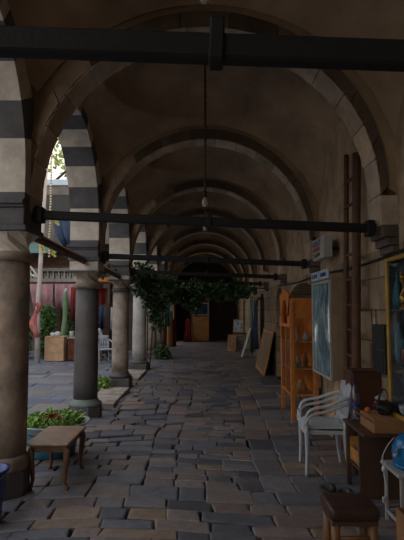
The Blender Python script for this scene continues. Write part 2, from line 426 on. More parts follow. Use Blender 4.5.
# ------------------------------------------------------------------ right wall with openings
OPEN = [(7.35, 10.15, 1.62, 2.02, 2.75), (10.75, 11.85, 1.65, 2.05, 2.0), (14.2, 15.3, 1.7, 2.05, 2.05), (17.6, 18.7, 1.7, 2.05, 2.0), (21.0, 22.1, 1.7, 2.05, 2.0)]
def build_wall_right():
    bm = NB()
    def quad(*p): bm.faces.new([bm.verts.new(q) for q in p])
    ys = -4.4
    for (a, b, sp, ap, dx) in OPEN:
        quad((WX, ys, -.05), (WX, a, -.05), (WX, a, TOP), (WX, ys, TOP))
        n = 14; arc = []
        for i in range(n+1):
            t = math.pi*(1-i/n)
            arc.append(((a+b)/2 + (b-a)/2*math.cos(t), sp + (ap-sp)*math.sin(t)))
        for (p, q) in zip(arc, arc[1:]):
            quad((WX, p[0], p[1]), (WX, q[0], q[1]), (WX, q[0], TOP), (WX, p[0], TOP))
            quad((WX, p[0], p[1]), (WX, q[0], q[1]), (dx, q[0], q[1]), (dx, p[0], p[1]))
            quad((dx, p[0], -.05), (dx, q[0], -.05), (dx, q[0], q[1]), (dx, p[0], p[1]))
        quad((WX, a, -.05), (dx, a, -.05), (dx, a, sp), (WX, a, sp))
        quad((WX, b, -.05), (dx, b, -.05), (dx, b, sp), (WX, b, sp))
        ys = b
    quad((WX, ys, -.05), (WX, YEND, -.05), (WX, YEND, TOP), (WX, ys, TOP))
    # outer shell gives the wall its thickness
    quad((2.95, -4.4, -.05), (2.95, YEND, -.05), (2.95, YEND, TOP), (2.95, -4.4, TOP))
    quad((WX, -4.4, -.05), (2.95, -4.4, -.05), (2.95, -4.4, TOP), (WX, -4.4, TOP))
    quad((WX, -4.4, TOP), (2.95, -4.4, TOP), (2.95, YEND, TOP), (WX, YEND, TOP))
    return struct('wall_right', bm, 'wall')
build_wall_right()
# timber doors set in the arched openings
for i, (a, b, sp, ap, dx) in enumerate(OPEN[1:]):
    bm = NB(); d = dx-0.12
    box(bm, d, d+.05, a+.01, b-.01, 0, sp+.25, .006)
    for k in range(4):
        yy = a+.05+(b-a-.1)*k/3
        box(bm, d-.02, d, yy-.03, yy+.03, 0.02, sp+.22)
    box(bm, d-.025, d, a+.03, b-.03, 1.0, 1.08)
    dr = struct('door_%d' % (i+1), bm, 'darkwood')
    bm = NB(); ball(bm, (d-.05, a+.2, 1.0), .03); obj('door_handle', bm, 'iron', dr)
# floors of the recesses
bm = NB()
for (a, b, sp, ap, dx) in OPEN:
    box(bm, WX+.002, dx, a, b, -.04, 0.0)
box(bm, -1.6, -.75, YEND-.1, YEND+1.0, -.16, -.02)
struct('trim_10', bm, 'mortar')

# back wall with a dark doorway
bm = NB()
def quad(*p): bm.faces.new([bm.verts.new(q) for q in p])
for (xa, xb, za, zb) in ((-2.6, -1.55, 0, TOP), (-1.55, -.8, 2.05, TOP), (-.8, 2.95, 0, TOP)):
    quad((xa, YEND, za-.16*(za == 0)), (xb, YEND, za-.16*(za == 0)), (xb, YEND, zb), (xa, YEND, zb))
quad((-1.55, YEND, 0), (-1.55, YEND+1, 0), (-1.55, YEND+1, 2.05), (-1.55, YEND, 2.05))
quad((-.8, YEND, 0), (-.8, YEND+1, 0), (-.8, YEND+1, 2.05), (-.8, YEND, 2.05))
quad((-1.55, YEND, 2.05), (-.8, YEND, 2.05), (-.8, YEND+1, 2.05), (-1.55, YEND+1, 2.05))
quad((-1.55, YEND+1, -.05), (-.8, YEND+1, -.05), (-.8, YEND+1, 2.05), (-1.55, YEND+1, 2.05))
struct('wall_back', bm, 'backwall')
bm = NB(); box(bm, -1.54, -.81, YEND+.5, YEND+.56, -.16, 2.04, .005)
for k in range(3): box(bm, -1.5+.24*k, -1.3+.24*k, YEND+.48, YEND+.5, .1, 1.95)
dr = struct('door_6', bm, 'darkwood')
bm = NB(); ball(bm, (-.9, YEND+.45, 1.0), .03); obj('door_handle', bm, 'iron', dr)

bm = NB(); box(bm, -1.95, 2.95, -4.6, -4.4, -.05, TOP); struct('wall_front', bm, 'wall')
# ------------------------------------------------------------------ left arcade wall (striped voussoirs)
AR, AZ, ZI = BAY/2-HW, 2.70, 2.55      # intrados radius, centre height, where the striped masonry begins
XI, XO = -1.53, -1.94
def build_arcade():
    bm = NB()
    def quad(ps, mi):
        f = bm.faces.new([bm.verts.new(q) for q in ps]); f.material_index = mi
    NV = 13; SUB = 3; RO = AR+.3
    for k in range(KMIN, KMAX):
        ya, yb = CY(k), CY(k+1); yc = (ya+yb)/2
        # pier stubs between impost and springing
        for s in (1, -1):
            yp = yc + s*AR
            quad([(XI, yp, ZI), (XO, yp, ZI), (XO, yp, AZ), (XI, yp, AZ)], 0)
            ye = yc + s*BAY/2
            for X in (XI, XO): quad([(X, yp, ZI), (X, ye, ZI), (X, ye, AZ), (X, yp, AZ)], 0)
        for i in range(NV*SUB):
            t0 = math.pi*i/(NV*SUB); t1 = math.pi*(i+1)/(NV*SUB)
            mi = (i//SUB) % 2
            mi = 0 if mi == 0 else 1
            P = lambda r, t, X: (X, yc + r*math.cos(t), AZ + r*math.sin(t)*1.02)
            mi2 = mi
            quad([P(AR, t0, XI), P(AR, t1, XI), P(AR, t1, XO), P(AR, t0, XO)], mi2)
            for X in (XI, XO):
                # voussoir face, then spandrel up to the roof
                def clampy(p): return (p[0], min(max(p[1], ya), yb), p[2])
                quad([P(AR, t0, X), P(AR, t1, X), clampy(P(RO, t1, X)), clampy(P(RO, t0, X))], mi2)
                a, b = clampy(P(RO, t0, X)), clampy(P(RO, t1, X))
                if abs(a[1]-b[1]) > 1e-6: quad([a, b, (X, b[1], TOP), (X, a[1], TOP)], 2)
    # plain piers below the imposts for the bays behind the camera
    for k in (-1, 0):
        box(bm, XO, XI, CY(k)-HW, CY(k)+HW, -.05, ZI+.002, 0, 1, None, 2)
    # end closing
    y = CY(KMAX)
    quad([(XI, y-HW, ZI), (XI, y+1.4, ZI), (XI, y+1.4, TOP), (XI, y-HW, TOP)], 2)
    quad([(XI, y-HW, -.05), (XI, y+1.4, -.05), (XI, y+1.4, ZI), (XI, y-HW, ZI)], 2)
    quad([(XO, y-HW, -.05), (XO, y+1.4, -.05), (XO, y+1.4, TOP), (XO, y-HW, TOP)], 2)
    quad([(XI, y-HW, -.05), (XO, y-HW, -.05), (XO, y-HW, ZI), (XI, y-HW, ZI)], 2)
    quad([(XI, -4.4, TOP), (XO, -4.4, TOP), (XO, YEND, TOP), (XI, YEND, TOP)], 2)
    return struct('wall_left', bm, ['white', 'dark', 'plaster'])
build_arcade()

# ------------------------------------------------------------------ vaults (domes on pendentives) and roof
def build_vault():
    bm = NB()
    XL, XR, HY = XI-.01, WX+.03, BAY/2-.17
    RS, ZC, RD = 2.2, 2.52, 1.25
    N = 96
    for k in range(KMIN, KMAX):
        yc = (CY(k)+CY(k+1))/2+.065
        rings = []
        zr = ZC + math.sqrt(RS*RS-RD*RD)
        prof = []                                      # dome
        for i in range(9):
            a = i/8
            prof.append((RD*a, zr + .075 + .5*math.sqrt(max(0, 1-a*a)) if i else zr+.575))
        prof.append((RD+.004, zr+.012)); prof.append((RD+.03, zr))
        for r, z in prof:
            if r < 1e-6: rings.append([bm.verts.new((0, yc, z))]*N)
            else: rings.append([bm.verts.new((r*math.cos(2*math.pi*j/N), yc+r*math.sin(2*math.pi*j/N), z)) for j in range(N)])
        bound = []
        for j in range(N):
            c, s = math.cos(2*math.pi*j/N), math.sin(2*math.pi*j/N)
            tx = (XR if c > 0 else XL)/c if abs(c) > 1e-6 else 1e9
            ty = (HY if s > 0 else -HY)/s if abs(s) > 1e-6 else 1e9
            bound.append(min(tx, ty))
        for m in range(1, 9):
            rg = []
            for j in range(N):
                r = RD+.03 + (max(bound[j], RD+.05)-RD-.03)*m/8
                z = ZC + math.sqrt(max(.02, RS*RS-r*r))
                z += .018*noise.noise(V((r*math.cos(2*math.pi*j/N)*1.5, r*math.sin(2*math.pi*j/N)*1.5, k*3.1)))
                rg.append(bm.verts.new((r*math.cos(2*math.pi*j/N), yc+r*math.sin(2*math.pi*j/N), z)))
            rings.append(rg)
        for a, b in zip(rings, rings[1:]):
            for j in range(N):
                j2 = (j+1) % N
                if a[0] is a[1]: f = bm.faces.new((a[0], b[j2], b[j]))
                else: f = bm.faces.new((a[j], a[j2], b[j2], b[j]))
                f.smooth = True
    # roof slab over everything
    box(bm, XO-.1, 3.0, -4.5, YEND+.1, TOP, TOP+.2)
    o = struct('ceiling', bm, 'plaster')
    return o
build_vault()
# the last half bay
bm = NB(); box(bm, XI, WX, CY(KMAX)-.2, YEND, 4.2, 4.4); struct('trim_11', bm, 'plaster')

# ------------------------------------------------------------------ transverse arches
def build_arch(k, idx):
    rnd = random.Random(100+k)
    bm = NB(); cl = bm.loops.layers.float_color.new('tone')
    y0, y1 = CY(k)-.10, CY(k)+.23
    RI, RMID, ROUT, ZO, ZC = 1.525, 1.54, 1.605, 2.635, 2.555
    NV = 15
    def vou(poly, c, ch=.014):
        """poly: (x,z) outline seen from the front; a slightly chamfered block"""
        cx = sum(p[0] for p in poly)/len(poly); cz = sum(p[1] for p in poly)/len(poly)
        def ins(p, d):
            v = V((cx-p[0], cz-p[1])); L = v.length; v = v/L*d
            return (p[0]+v.x, p[1]+v.y)
        rings = []
        for d, y in ((ch, y0), (0.004, y0+ch), (0.004, y1-ch), (ch, y1)):
            rings.append([bm.verts.new((q[0], y, q[1])) for q in (ins(p, d) for p in poly)])
        fs = [bm.faces.new(rings[0]), bm.faces.new(rings[3])]
        n = len(poly)
        for i in range(3):
            for j in range(n): fs.append(bm.faces.new((rings[i][j], rings[i][(j+1) % n], rings[i+1][(j+1) % n], rings[i+1][j])))
        for f in fs:
            for lp in f.loops: lp[cl] = c
    def tn():
        f = rnd.uniform(.68, 1.15); w = rnd.uniform(-.06, .06)
        return (f*(1+w), f, f*(1-w), 1)
    for i in range(NV):
        t0 = math.pi*i/NV; t1 = math.pi*(i+1)/NV; sub = 4; P = []
        for j in range(sub+1): t = t0+(t1-t0)*j/sub; P.append((RI*math.cos(t), ZC+RI*math.sin(t)))
        for j in range(sub, -1, -1): t = t0+(t1-t0)*j/sub; P.append((RMID*math.cos(t), ZC+RMID*math.sin(t)))
        vou(P, tn())
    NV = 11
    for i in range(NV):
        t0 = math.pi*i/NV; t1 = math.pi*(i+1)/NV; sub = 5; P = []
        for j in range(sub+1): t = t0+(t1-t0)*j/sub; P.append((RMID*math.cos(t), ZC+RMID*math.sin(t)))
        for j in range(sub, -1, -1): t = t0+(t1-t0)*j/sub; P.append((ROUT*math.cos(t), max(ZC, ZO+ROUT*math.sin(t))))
        f = rnd.uniform(.20, .34) if i < 8 else rnd.uniform(.6, .85); vou(P, (f, f*.92, f*.86, 1), .005)  # outer ring tone: dark stone with the front face's shade put into it
    # stilts; on the left they taper down on to the column, on the right they stand on a moulded corbel
    XS = 1.70
    vou([(RI, 2.28), (XS, 2.28), (XS, ZC), (RI, ZC)], tn())
    vou([(-RI, 2.4), (-1.62, 2.4), (-1.62, ZC), (-RI, ZC)], tn())
    for (o, za, zb) in ((.01, 2.18, 2.28), (.05, 2.11, 2.18), (.09, 2.05, 2.11)):
        vou([(RI+o, za), (XS, za), (XS, zb), (RI+o, zb)], (.24, .24, .26, 1))
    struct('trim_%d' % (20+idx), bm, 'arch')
    # plastered diaphragm over the arch ring, up to the roof
    bm = NB(); n = 40
    ya, yb = y0+.025, y1-.025
    pts = [(1.71, ZC)]+[(ROUT*math.cos(math.pi*i/n)*.995, max(ZC, ZO+ROUT*math.sin(math.pi*i/n)-.01)) for i in range(n+1)]+[(-1.56, ZC)]
    top = [(1.71, 4.9)]+[(ROUT*math.cos(math.pi*i/n), 4.9) for i in range(n+1)]+[(-1.56, 4.9)]
    for i in range(len(pts)-1):
        for y in (ya, yb): bm.faces.new([bm.verts.new((p[0], y, p[1])) for p in (pts[i], pts[i+1], top[i+1], top[i])])
        bm.faces.new([bm.verts.new(p) for p in ((pts[i][0], ya, pts[i][1]), (pts[i+1][0], ya, pts[i+1][1]), (pts[i+1][0], yb, pts[i+1][1]), (pts[i][0], yb, pts[i][1]))])
    struct('trim_%d' % (40+idx), bm, 'plaster')
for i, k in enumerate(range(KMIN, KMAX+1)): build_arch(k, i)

# ------------------------------------------------------------------ tie beams
def tie_beam(k, zl, zr, label, clamp=True):
    yy = CY(k)
    t = thing('tie_beam', label, 'beam', (0, yy, 0), 0, 'tie beams across the arcade')
    bm = NB(); ang = math.atan2(zr-zl, 3.0)
    obox(bm, (0, 0, (zl+zr)/2), 3.02, .06, .078, Matrix.Rotation(-ang, 3, 'Y'), .008)
    obj('timber', bm, 'beam', t)
    if clamp:
        bm = NB(); obox(bm, (.035, 0, (zl+zr)/2+.015), .045, .085, .13, Matrix.Rotation(-ang, 3, 'Y'), .006)
        obj('iron_clamp', bm, 'iron', t)
    for x, z in ((-1.47, zl), (1.46, zr)):
        bm = NB(); obox(bm, (x, 0, z), .07, .12, .14, None, .01); obj('end_plate', bm, 'iron', t)
    return t
tie_beam(0, 2.395, 2.275, 'thick black tie beam crossing the top of the photo, nearest the camera')
tie_beam(1, 2.395, 2.27, 'long dark tie beam at mid height, ending on a corbel beside the ladder')
tie_beam(2, 2.345, 2.225, 'dark tie beam behind the long one, ending at the hanging shop sign')
tie_beam(3, 2.34, 2.23, 'short dark tie beam above the ivy, fourth from the camera')
tie_beam(4, 2.34, 2.24, 'tie beam deep in the arcade wrapped in ivy, behind the fourth', False)
for i, k in enumerate(range(1, 3)):
    bm = NB(); a = CY(k)+.25; b = CY(k+1)-.22
    sweep(bm, [(0, 0, 0), (0, b-a, -.05)], .04, .055, 4)
    solo('arcade_tie', bm, 'rail', ['brown timber tie from the nearest column to the dark grey column', 'brown timber tie from the dark grey column to the third column'][i], 'beam', (CX, a, 2.305 if i == 0 else 2.27))

# ------------------------------------------------------------------ columns
def capital(bm, rb, z0, ht, z1):
    n = 8; bot = []; top = []
    for j in range(16):
        a = 2*math.pi*(j+.5)/16; bot.append(bm.verts.new((rb*math.cos(a), rb*math.sin(a), z0)))
    # square top with 4 points a side
    sq = []
    for s in range(4):
        for q in range(4):
            u = -1+2*(q+.5)/4
            p = [(1, u), (-u, 1), (-1, -u), (u, -1)][s]
            sq.append(bm.verts.new((p[0]*ht, p[1]*ht, z1)))
    mid = []
    for j in range(16):                 # folded, zigzag waist
        a = 2*math.pi*(j+.5)/16; b = bot[j].co; c = sq[(j-2) % 16].co
        f = .62; p = b.lerp(c, f); o = (.022 if j % 2 else -.018)
        mid.append(bm.verts.new((p.x*(1+o/ht*1.6), p.y*(1+o/ht*1.6), p.z)))
    t2 = [sq[(j-2) % 16] for j in range(16)]
    for A, B in ((bot, mid), (mid, t2)):
        for j in range(16):
            j2 = (j+1) % 16
            bm.faces.new((A[j], A[j2], B[j2])); bm.faces.new((A[j], B[j2], B[j]))
    bm.faces.new(t2); bm.faces.new(bot)

def column(k, r, sm, cm, bm_mat, ring_mat, zs, label, white_block=True, oct_base=True, bh=.3, bw=1.0):
    t = thing('stone_column', label, 'column', (CX, CY(k), 0), 0, 'columns of the arcade')
    b = NB()
    if oct_base:
        lathe(b, [(r*1.45*bw, -.03), (r*1.45*bw, bh*.62), (r*1.36*bw, bh*.7)], 8, smooth=False)
    else:
        box(b, -r*1.38*bw, r*1.38*bw, -r*1.38*bw, r*1.38*bw, -.03, bh*.66, .015)
    obj('plinth', b, bm_mat, t)
    b = NB(); rr = r*1.06
    lathe(b, [(rr, bh*.66), (r*1.34*bw, bh*.68), (r*1.42*bw, bh*.78), (r*1.36*bw, bh*.88), (r*1.16, bh*.93), (r*1.12, bh*1.02), (r*1.02, bh*1.08)], 32)
    obj('base_moulding', b, ring_mat, t)
    b = NB(); H = zs-bh
    lathe(b, [(r*1.03, bh), (r*1.03, bh+H*.2), (r*1.01, bh+H*.6), (r*.985, bh+H*.615), (r*1.0, bh+H*.63), (r*.96, zs)], 36)
    obj('shaft', b, sm, t)
    b = NB()
    lathe(b, [(r*.95, zs-.01), (r*1.1, zs), (r*1.16, zs+.022), (r*1.16, zs+.04), (r*1.1, zs+.062), (r*1.0, zs+.075)], 32)
    obj('neck_ring', b, ring_mat if ring_mat != 'green_stone' else 'tan_col', t)
    b = NB()
    zc = zs+.24 if not white_block else zs+.22
    capital(b, r*.98, zs+.07, .205, zc)
    obj('capital', b, cm, t)
    if white_block:
        b = NB(); box(b, -.23, .22, -.24, .24, zc, zc+.025, .004); obj('lower_slab', b, 'dark', t)
        b = NB(); box(b, -.21, .2, -.225, .225, zc+.025, 2.25, .006); obj('pale_block', b, 'white', t); z = 2.25
    else: z = zc
    b = NB(); box(b, -.23, .22, -.24, .24, z, z+.05, .008); obj('upper_slab', b, 'dark', t)
    b = NB(); box(b, -.21, .2, -.23, .23, z+.05, 2.42, .006); obj('grey_block', b, 'dark', t)
    b = NB()
    for (o, za, zb) in ((.02, 2.42, 2.445), (.04, 2.445, 2.48), (.015, 2.48, 2.5)): box(b, -.21-o, .2, -.23-o, .23+o, za, zb, .006)
    box(b, -.21, .2, -.23, .23, 2.5, 2.55, 0)
    obj('impost_moulding', b, 'dark', t)
    return t
column(1, .18, 'tan_col', 'white', 'grey_col', 'tan_col', 1.98, 'nearest tan stone column, cut by the left edge behind the small wooden table', False, True, .3, .84)
column(2, .168, 'grey_col', 'pale_col', 'grey_col', 'green_stone', 1.87, 'dark grey column with octagonal base, second from the camera', True, True, .26, 1.0)
column(3, .165, 'pale_col', 'pale_col', 'grey_col', 'grey_col', 1.92, 'pale pinkish column beside the courtyard chair, third from the camera', True, False, .28)
column(4, .175, 'white_col', 'white_col', 'grey_col', 'grey_col', 1.94, 'pale grey column with ivy over its top, fourth from the camera', True, False, .24)
column(5, .165, 'tan_col', 'tan_col', 'grey_col', 'grey_col', 1.94, 'ivy-hung column right behind the pale grey one', True, False, .24)
column(6, .165, 'tan_col', 'tan_col', 'grey_col', 'grey_col', 1.94, 'far column between the ivy and the leaning teal board', True, False, .24)
column(7, .165, 'tan_col', 'tan_col', 'grey_col', 'grey_col', 1.94, 'farthest column, at the dark end behind the carpets', True, False, .24)

# ------------------------------------------------------------------ hanging lamps
def pendant(y, zt, zb, label):
    t = thing('pendant_lamp', label, 'lamp', (0, y, zb), 0, 'bulbs hanging on chains from the vault')
    b = NB()
    sweep(b, [(0.0, 0, zt-zb), (.006, 0, (zt-zb)*.5), (0, 0, .2)], .011, None, 6)
    n = 26
    for i in range(n):
        z = .22+(zt-zb-.25)*i/n; ball(b, (0.004, 0, z), .019, (1, 1, 1.5), 6, 4)
    obj('chain', b, 'rust', t)
    b = NB(); lathe(b, [(.0, .2), (.022, .195), (.026, .12), (.0, .115)], 12); obj('socket', b, 'black', t)
    b = NB(); lathe(b, [(.0, .0), (.028, .012), (.038, .045), (.03, .085), (.018, .118)], 14); obj('bulb', b, 'bulb', t)
pendant((CY(1)+CY(2))/2, 4.74, 2.77, 'bulb on a long rusty chain, hanging down to the long tie beam')
pendant((CY(0)+CY(1))/2, 4.74, 3.42, 'bulb chain behind the top black tie beam, nearest the camera')
pendant((CY(2)+CY(3))/2, 4.74, 2.95, 'bulb on a chain in the third bay, behind the second arch')

# ------------------------------------------------------------------ wall cable, sign, ladder, switch, meter box
b = NB(); pts = [(0, y, 2.06+.015*math.sin(y*1.7)-.02*math.sin(y*.5)) for y in [i*.3 for i in range(0, 30)]]
sweep(b, pts, .014, None, 6)
solo('wall_cable', b, 'cable', 'black cable running along the right wall under the plaster', 'cable', (WX-.016, 2.6, 0))

def strokes(b, y0, y1, z0, z1, x, n, rnd, d=.004):
    """weathered unreadable lettering: short upright, slanting and cross strokes"""
    w = (y1-y0)/n; h = z1-z0
    for i in range(n):
        a = y0+w*i+w*.12; bb = a+w*.72; t = w*.2
        kind = rnd.randrange(5)
        box(b, x-d, x, a, a+t, z0, z1)
        if kind in (0, 1, 3): box(b, x-d*.9, x, a+t, bb, z1-h*.2, z1)
        if kind in (1, 2, 4): box(b, x-d*.9, x, a+t, bb, z0, z0+h*.2)
        if kind in (0, 2, 3): box(b, x-d*.9, x, bb-t, bb, z0+h*.1, z1-h*.1)
        if kind in (0, 4): box(b, x-d*.9, x, a+t, bb, z0+h*.42, z0+h*.6)
rnd = random.Random(3)
t = thing('shop_sign', 'white box sign with blue, red and dark green lettering, high on the right wall', 'sign', (1.62, 6.42, 2.2))
b = NB(); box(b, -.16, -.05, -.30, .33, 0, .28, .008); obj('sign_box', b, 'signwhite', t)
for ya in (-.2, .15):
    b = NB(); box(b, -.05, .06, ya, ya+.05, .1, .14); obj('bracket', b, 'iron', t)
b = NB(); strokes(b, -.12, .29, .18, .25, -.161, 5, rnd); obj('blue_lettering', b, 'ink_blue', t)['label'] = 'large blue lettering'
b = NB(); strokes(b, -.10, .29, .108, .165, -.161, 6, rnd); obj('red_lettering', b, 'ink_red', t)['label'] = 'red lettering'
b = NB(); strokes(b, -.10, .28, .035, .085, -.161, 4, rnd); obj('dark_lettering', b, 'ink_dark', t)['label'] = 'dark green lettering'

t = thing('ladder', 'tall reddish wooden ladder standing upright against the right wall', 'ladder', (1.52, 5.3, 0))
def railb(y, r, z): 
    b = NB(); sweep(b, smoothpts([(.02, y, 0), (.03, y+.01, 1.0), (.045, y-.015, 2.0), (.085, y+.01, z)], 4), r, None, 8); return b
obj('rail', railb(.25, .03, 3.3), 'polewood', t)
obj('rail', railb(-.13, .045, 3.2), 'polewood', t)
for i in range(11):
    b = NB(); z = .25+.27*i; sweep(b, [(.03+z*.008, -.13, z), (.03+z*.008, .25, z+.01)], .018, None, 6); obj('rung', b, 'polewood', t)

t = thing('light_switch', 'small white switch on the stone wall left of the dark meter box', 'switch', (WX-.002, 4.93, 1.42))
b = NB(); box(b, -.02, 0, -.035, .035, -.055, .055, .004); obj('plate', b, 'signwhite', t)
b = NB(); box(b, -.028, -.018, -.012, .012, -.02, .02, .002); obj('rocker', b, 'alu', t)
t = thing('meter_box', 'dark grey metal meter box on the wall left of the gilt display case', 'meter box', (WX, 4.58, 0.98))
b = NB(); box(b, -.11, 0, -.14, .14, 0, .44, .006); obj('housing', b, 'meter', t)
b = NB(); box(b, -.118, -.11, -.125, .125, .02, .2, .004); box(b, -.118, -.11, -.125, .125, .225, .42, .004); obj('door', b, 'black', t)
for i, (y, z0, z1) in enumerate(((5.02, .96, 1.22), (4.9, .96, 1.28))):
    b = NB(); box(b, -.03, 0, -.022, .022, 0, z1-z0, .004); sweep(b, [(-.015, 0, z1-z0), (-.015, 0, .6)], .006, None, 6)
    solo('wall_conduit', b, 'rail', ['brown wooden batten on the wall behind the maroon cabinet, farther one', 'brown wooden batten on the wall behind the maroon cabinet, nearer one'][i], 'batten', (WX-.002, y, z0))

# ------------------------------------------------------------------ gilt display case with ornaments
t = thing('display_case', 'gold-framed glass display case on the wall at the right edge', 'display case', (WX-.004, 3.69, .68))
w, h, d = .60, 1.31, .12
b = NB()
for (ya, yb, za, zb) in ((-w, -w+.035, 0, h), (w-.035, w, 0, h), (-w+.035, w-.035, 0, .035), (-w+.035, w-.035, h-.035, h)):
    box(b, -d-.015, -d+.015, ya, yb, za, zb, .008)
obj('frame', b, 'gold', t)
b = NB(); box(b, -.01, 0, -w, w, 0, h); box(b, -d+.015, -.01, -w, -w+.015, 0, h); box(b, -d+.015, -.01, w-.015, w, 0, h); box(b, -d+.015, -.01, -w+.015, w-.015, 0, .015); box(b, -d+.015, -.01, -w+.015, w-.015, h-.015, h)
obj('case', b, 'art_case', t)
for z in (.40, .86):
    b = NB(); box(b, -d+.02, -.012, -w+.017, w-.017, z, z+.012); obj('shelf', b, 'darkwood', t)
b = NB(); box(b, -d-.004, -d+.002, -w+.035, w-.035, .035, h-.035); obj('glass_pane', b, 'glass', t)
cx = WX-.004-.06
def vase(name, m, pts, loc, label, cat):
    b = NB(); lathe(b, pts, 16); return solo(name, b, m, label, cat, loc)
t = thing('brass_figurine', 'brass figurine with raised arm on the upper shelf of the gilt case', 'figurine', (cx, 4.08, .68+.872))
b = NB(); lathe(b, [(.035, 0), (.035, .015), (.02, .02), (.012, .05)], 12); obj('foot', b, 'brass', t)
b = NB(); sweep(b, smoothpts([(0, 0, .05), (0, .012, .12), (0, -.005, .19), (0, 0, .24)]), [.02+.014*math.sin(i*.5) for i in range(16)], None, 8)
ball(b, (0, 0, .265), .022); sweep(b, smoothpts([(0, 0, .21), (0, .05, .25), (0, .04, .32)]), .01, None, 6); obj('body', b, 'brass', t)
vase('ornament_vase', 'teal', [(.03, 0), (.045, .08), (.03, .2), (.012, .27), (.02, .31)], (cx, 4.2, .68+.872), 'slim teal vase at the far end of the upper shelf in the gilt case', 'vase')
vase('ornament_vase', 'teal', [(.025, 0), (.036, .1), (.03, .28), (.015, .33), (.02, .35)], (cx, 4.2, .68+.412), 'tall teal vase on the middle shelf of the gilt case', 'vase')
vase('ornament_bowl', 'basin', [(.02, 0), (.045, .04), (.05, .09), (.044, .09), (.03, .04)], (cx, 4.12, .68+.015), 'pale blue bowl at the bottom of the gilt case', 'bowl')
vase('ornament_jar', 'redglass', [(.03, 0), (.045, .06), (.04, .13), (.02, .16)], (cx, 4.05, .68+.412), 'dark red jar on the middle shelf of the gilt case', 'jar')
vase('ornament_jug', 'brass', [(.028, 0), (.044, .06), (.02, .15), (.026, .2)], (cx, 3.98, .68+.015), 'brass jug at the bottom of the gilt case', 'jug')

# ------------------------------------------------------------------ wall showcase with blue poster
t = thing('poster_showcase', 'white-framed wall showcase with a blue print, tan sides, left of the ladder', 'showcase', (1.66, 6.05, .77))
b = NB(); box(b, -.25, 0, -.46, .46, 0, 1.15, .004); obj('case', b, 'tanpaint', t)
b = NB(); X = -.25
for (ya, yb, za, zb) in ((-.46, -.432, 0, 1.12), (.42, .46, 0, 1.12), (-.432, .42, 0, .03), (-.432, .42, 1.09, 1.12)): box(b, X-.025, X, ya, yb, za, zb, .004)
obj('frame', b, 'alu', t)
b = NB(); box(b, X-.006, X, -.42, .42, .04, 1.08)
pp = obj('poster', b, 'poster', t)
b = NB(); box(b, X-.018, X-.014, -.42, .42, .04, 1.08); obj('glass_pane', b, 'glass', t)
rnd = random.Random(5)
for (ya, yb, z) in ((-.43, -.03, 1.14), (.03, .43, 1.14)):
    b = NB(); box(b, X-.03, X-.01, ya, yb, z, z+.11, .003); g = obj('header_plate', b, 'labelblue', t)
    b = NB(); strokes(b, ya+.06, yb-.05, z+.03, z+.08, X-.031, 5, rnd); obj('lettering', b, 'ink_blue', g)
# lumber leaning below it
for i, (y, m, lab) in enumerate(((6.3, 'board', 'pale plank leaning under the wall showcase, left one'), (5.85, 'polewood', 'reddish plank leaning under the wall showcase, right one'))):
    b = NB(); obox(b, (0, 0, .36), .025, .2, .70, Matrix.Rotation(.18, 3, 'Y'), .003)
    solo('plank', b, m, lab, 'plank', (1.60, y, 0))

# ------------------------------------------------------------------ orange display cabinet on legs
t = thing('display_cabinet', 'orange arched display cabinet on legs with glass shelves, right wall', 'cabinet', (1.225, 7.2, 0))
W, D, ZB, ZT = .95, .38, .33, 1.70
for (x, y) in ((0, 0), (0, W-.05), (D-.05, 0), (D-.05, W-.05)):
    b = NB(); box(b, x-.005, x+.055, y-.005, y+.055, 0, ZT, .006); obj('leg', b, 'orange', t)
b = NB(); box(b, .05, D-.05, .01, .03, ZT-.25, ZT); box(b, .05, D-.05, W-.03, W-.01, ZB, ZT); box(b, D-.02, D-.005, .05, W-.05, ZB, ZT); box(b, 0.001, D-.001, .001, W-.001, ZT, ZT+.02)
obj('panel', b, 'orange', t)
b = NB(); box(b, .05, D-.05, .008, .028, ZT-.27, ZT-.25); box(b, .05, D-.05, .008, .028, ZB, ZB+.03)
for (x0, x1) in ((.05, .075), (D-.075, D-.05)): box(b, x0, x1, .008, .028, ZB+.03, ZT-.27)
obj('side_frame', b, 'pine', t)
for z in (ZB, ZB+.37, ZB+.75):
    b = NB(); box(b, .01, D-.02, .03, W-.03, z, z+.02); obj('shelf', b, 'pine', t)
b = NB(); box(b, .076, D-.076, .014, .018, ZB+.03, ZT-.27); obj('side_pane', b, 'glass', t)
# arched pediment on the corridor side
b = NB(); n = 12; ycn = W/2; rr = .27; zs = 1.46
arc = [(ycn+rr*math.cos(math.pi*i/n), zs+rr*.92*math.sin(math.pi*i/n)) for i in range(n+1)]
outer = []
for (yy, zz) in arc:
    f = abs(yy-ycn)/(W/2); outer.append((ycn+(yy-ycn)/rr*(W/2), 1.88-.20*f if f > .25 else 1.88-.20*f))
for i in range(n):
    for x in (-.015, .02):
        b.faces.new([b.verts.new((x, *p)) for p in (arc[i], arc[i+1], outer[i+1], outer[i])])
    b.faces.new([b.verts.new(p) for p in ((-.015, *outer[i]), (-.015, *outer[i+1]), (.02, *outer[i+1]), (.02, *outer[i]))])
    b.faces.new([b.verts.new(p) for p in ((-.015, *arc[i]), (-.015, *arc[i+1]), (.02, *arc[i+1]), (.02, *arc[i]))])
for s in (-1, 1):
    ya, yb = sorted((ycn+s*rr, ycn+s*W/2)); box(b, -.015, .02, ya, yb, 1.34, zs+.0)
    ym = ycn+s*W/2
box(b, -.02, .025, 0, W, 1.30, 1.35, .004)
obj('pediment', b, 'orange', t)
b = NB(); box(b, .0, .006, .05, W-.05, ZB+.03, 1.3); obj('front_pane', b, 'glass', t)
b = NB(); box(b, -.006, .004, W/2-.02, W/2+.02, ZB, 1.3); box(b, -.006, .004, .05, W-.05, ZB, ZB+.04); obj('front_frame', b, 'orange', t)
rnd = random.Random(8)
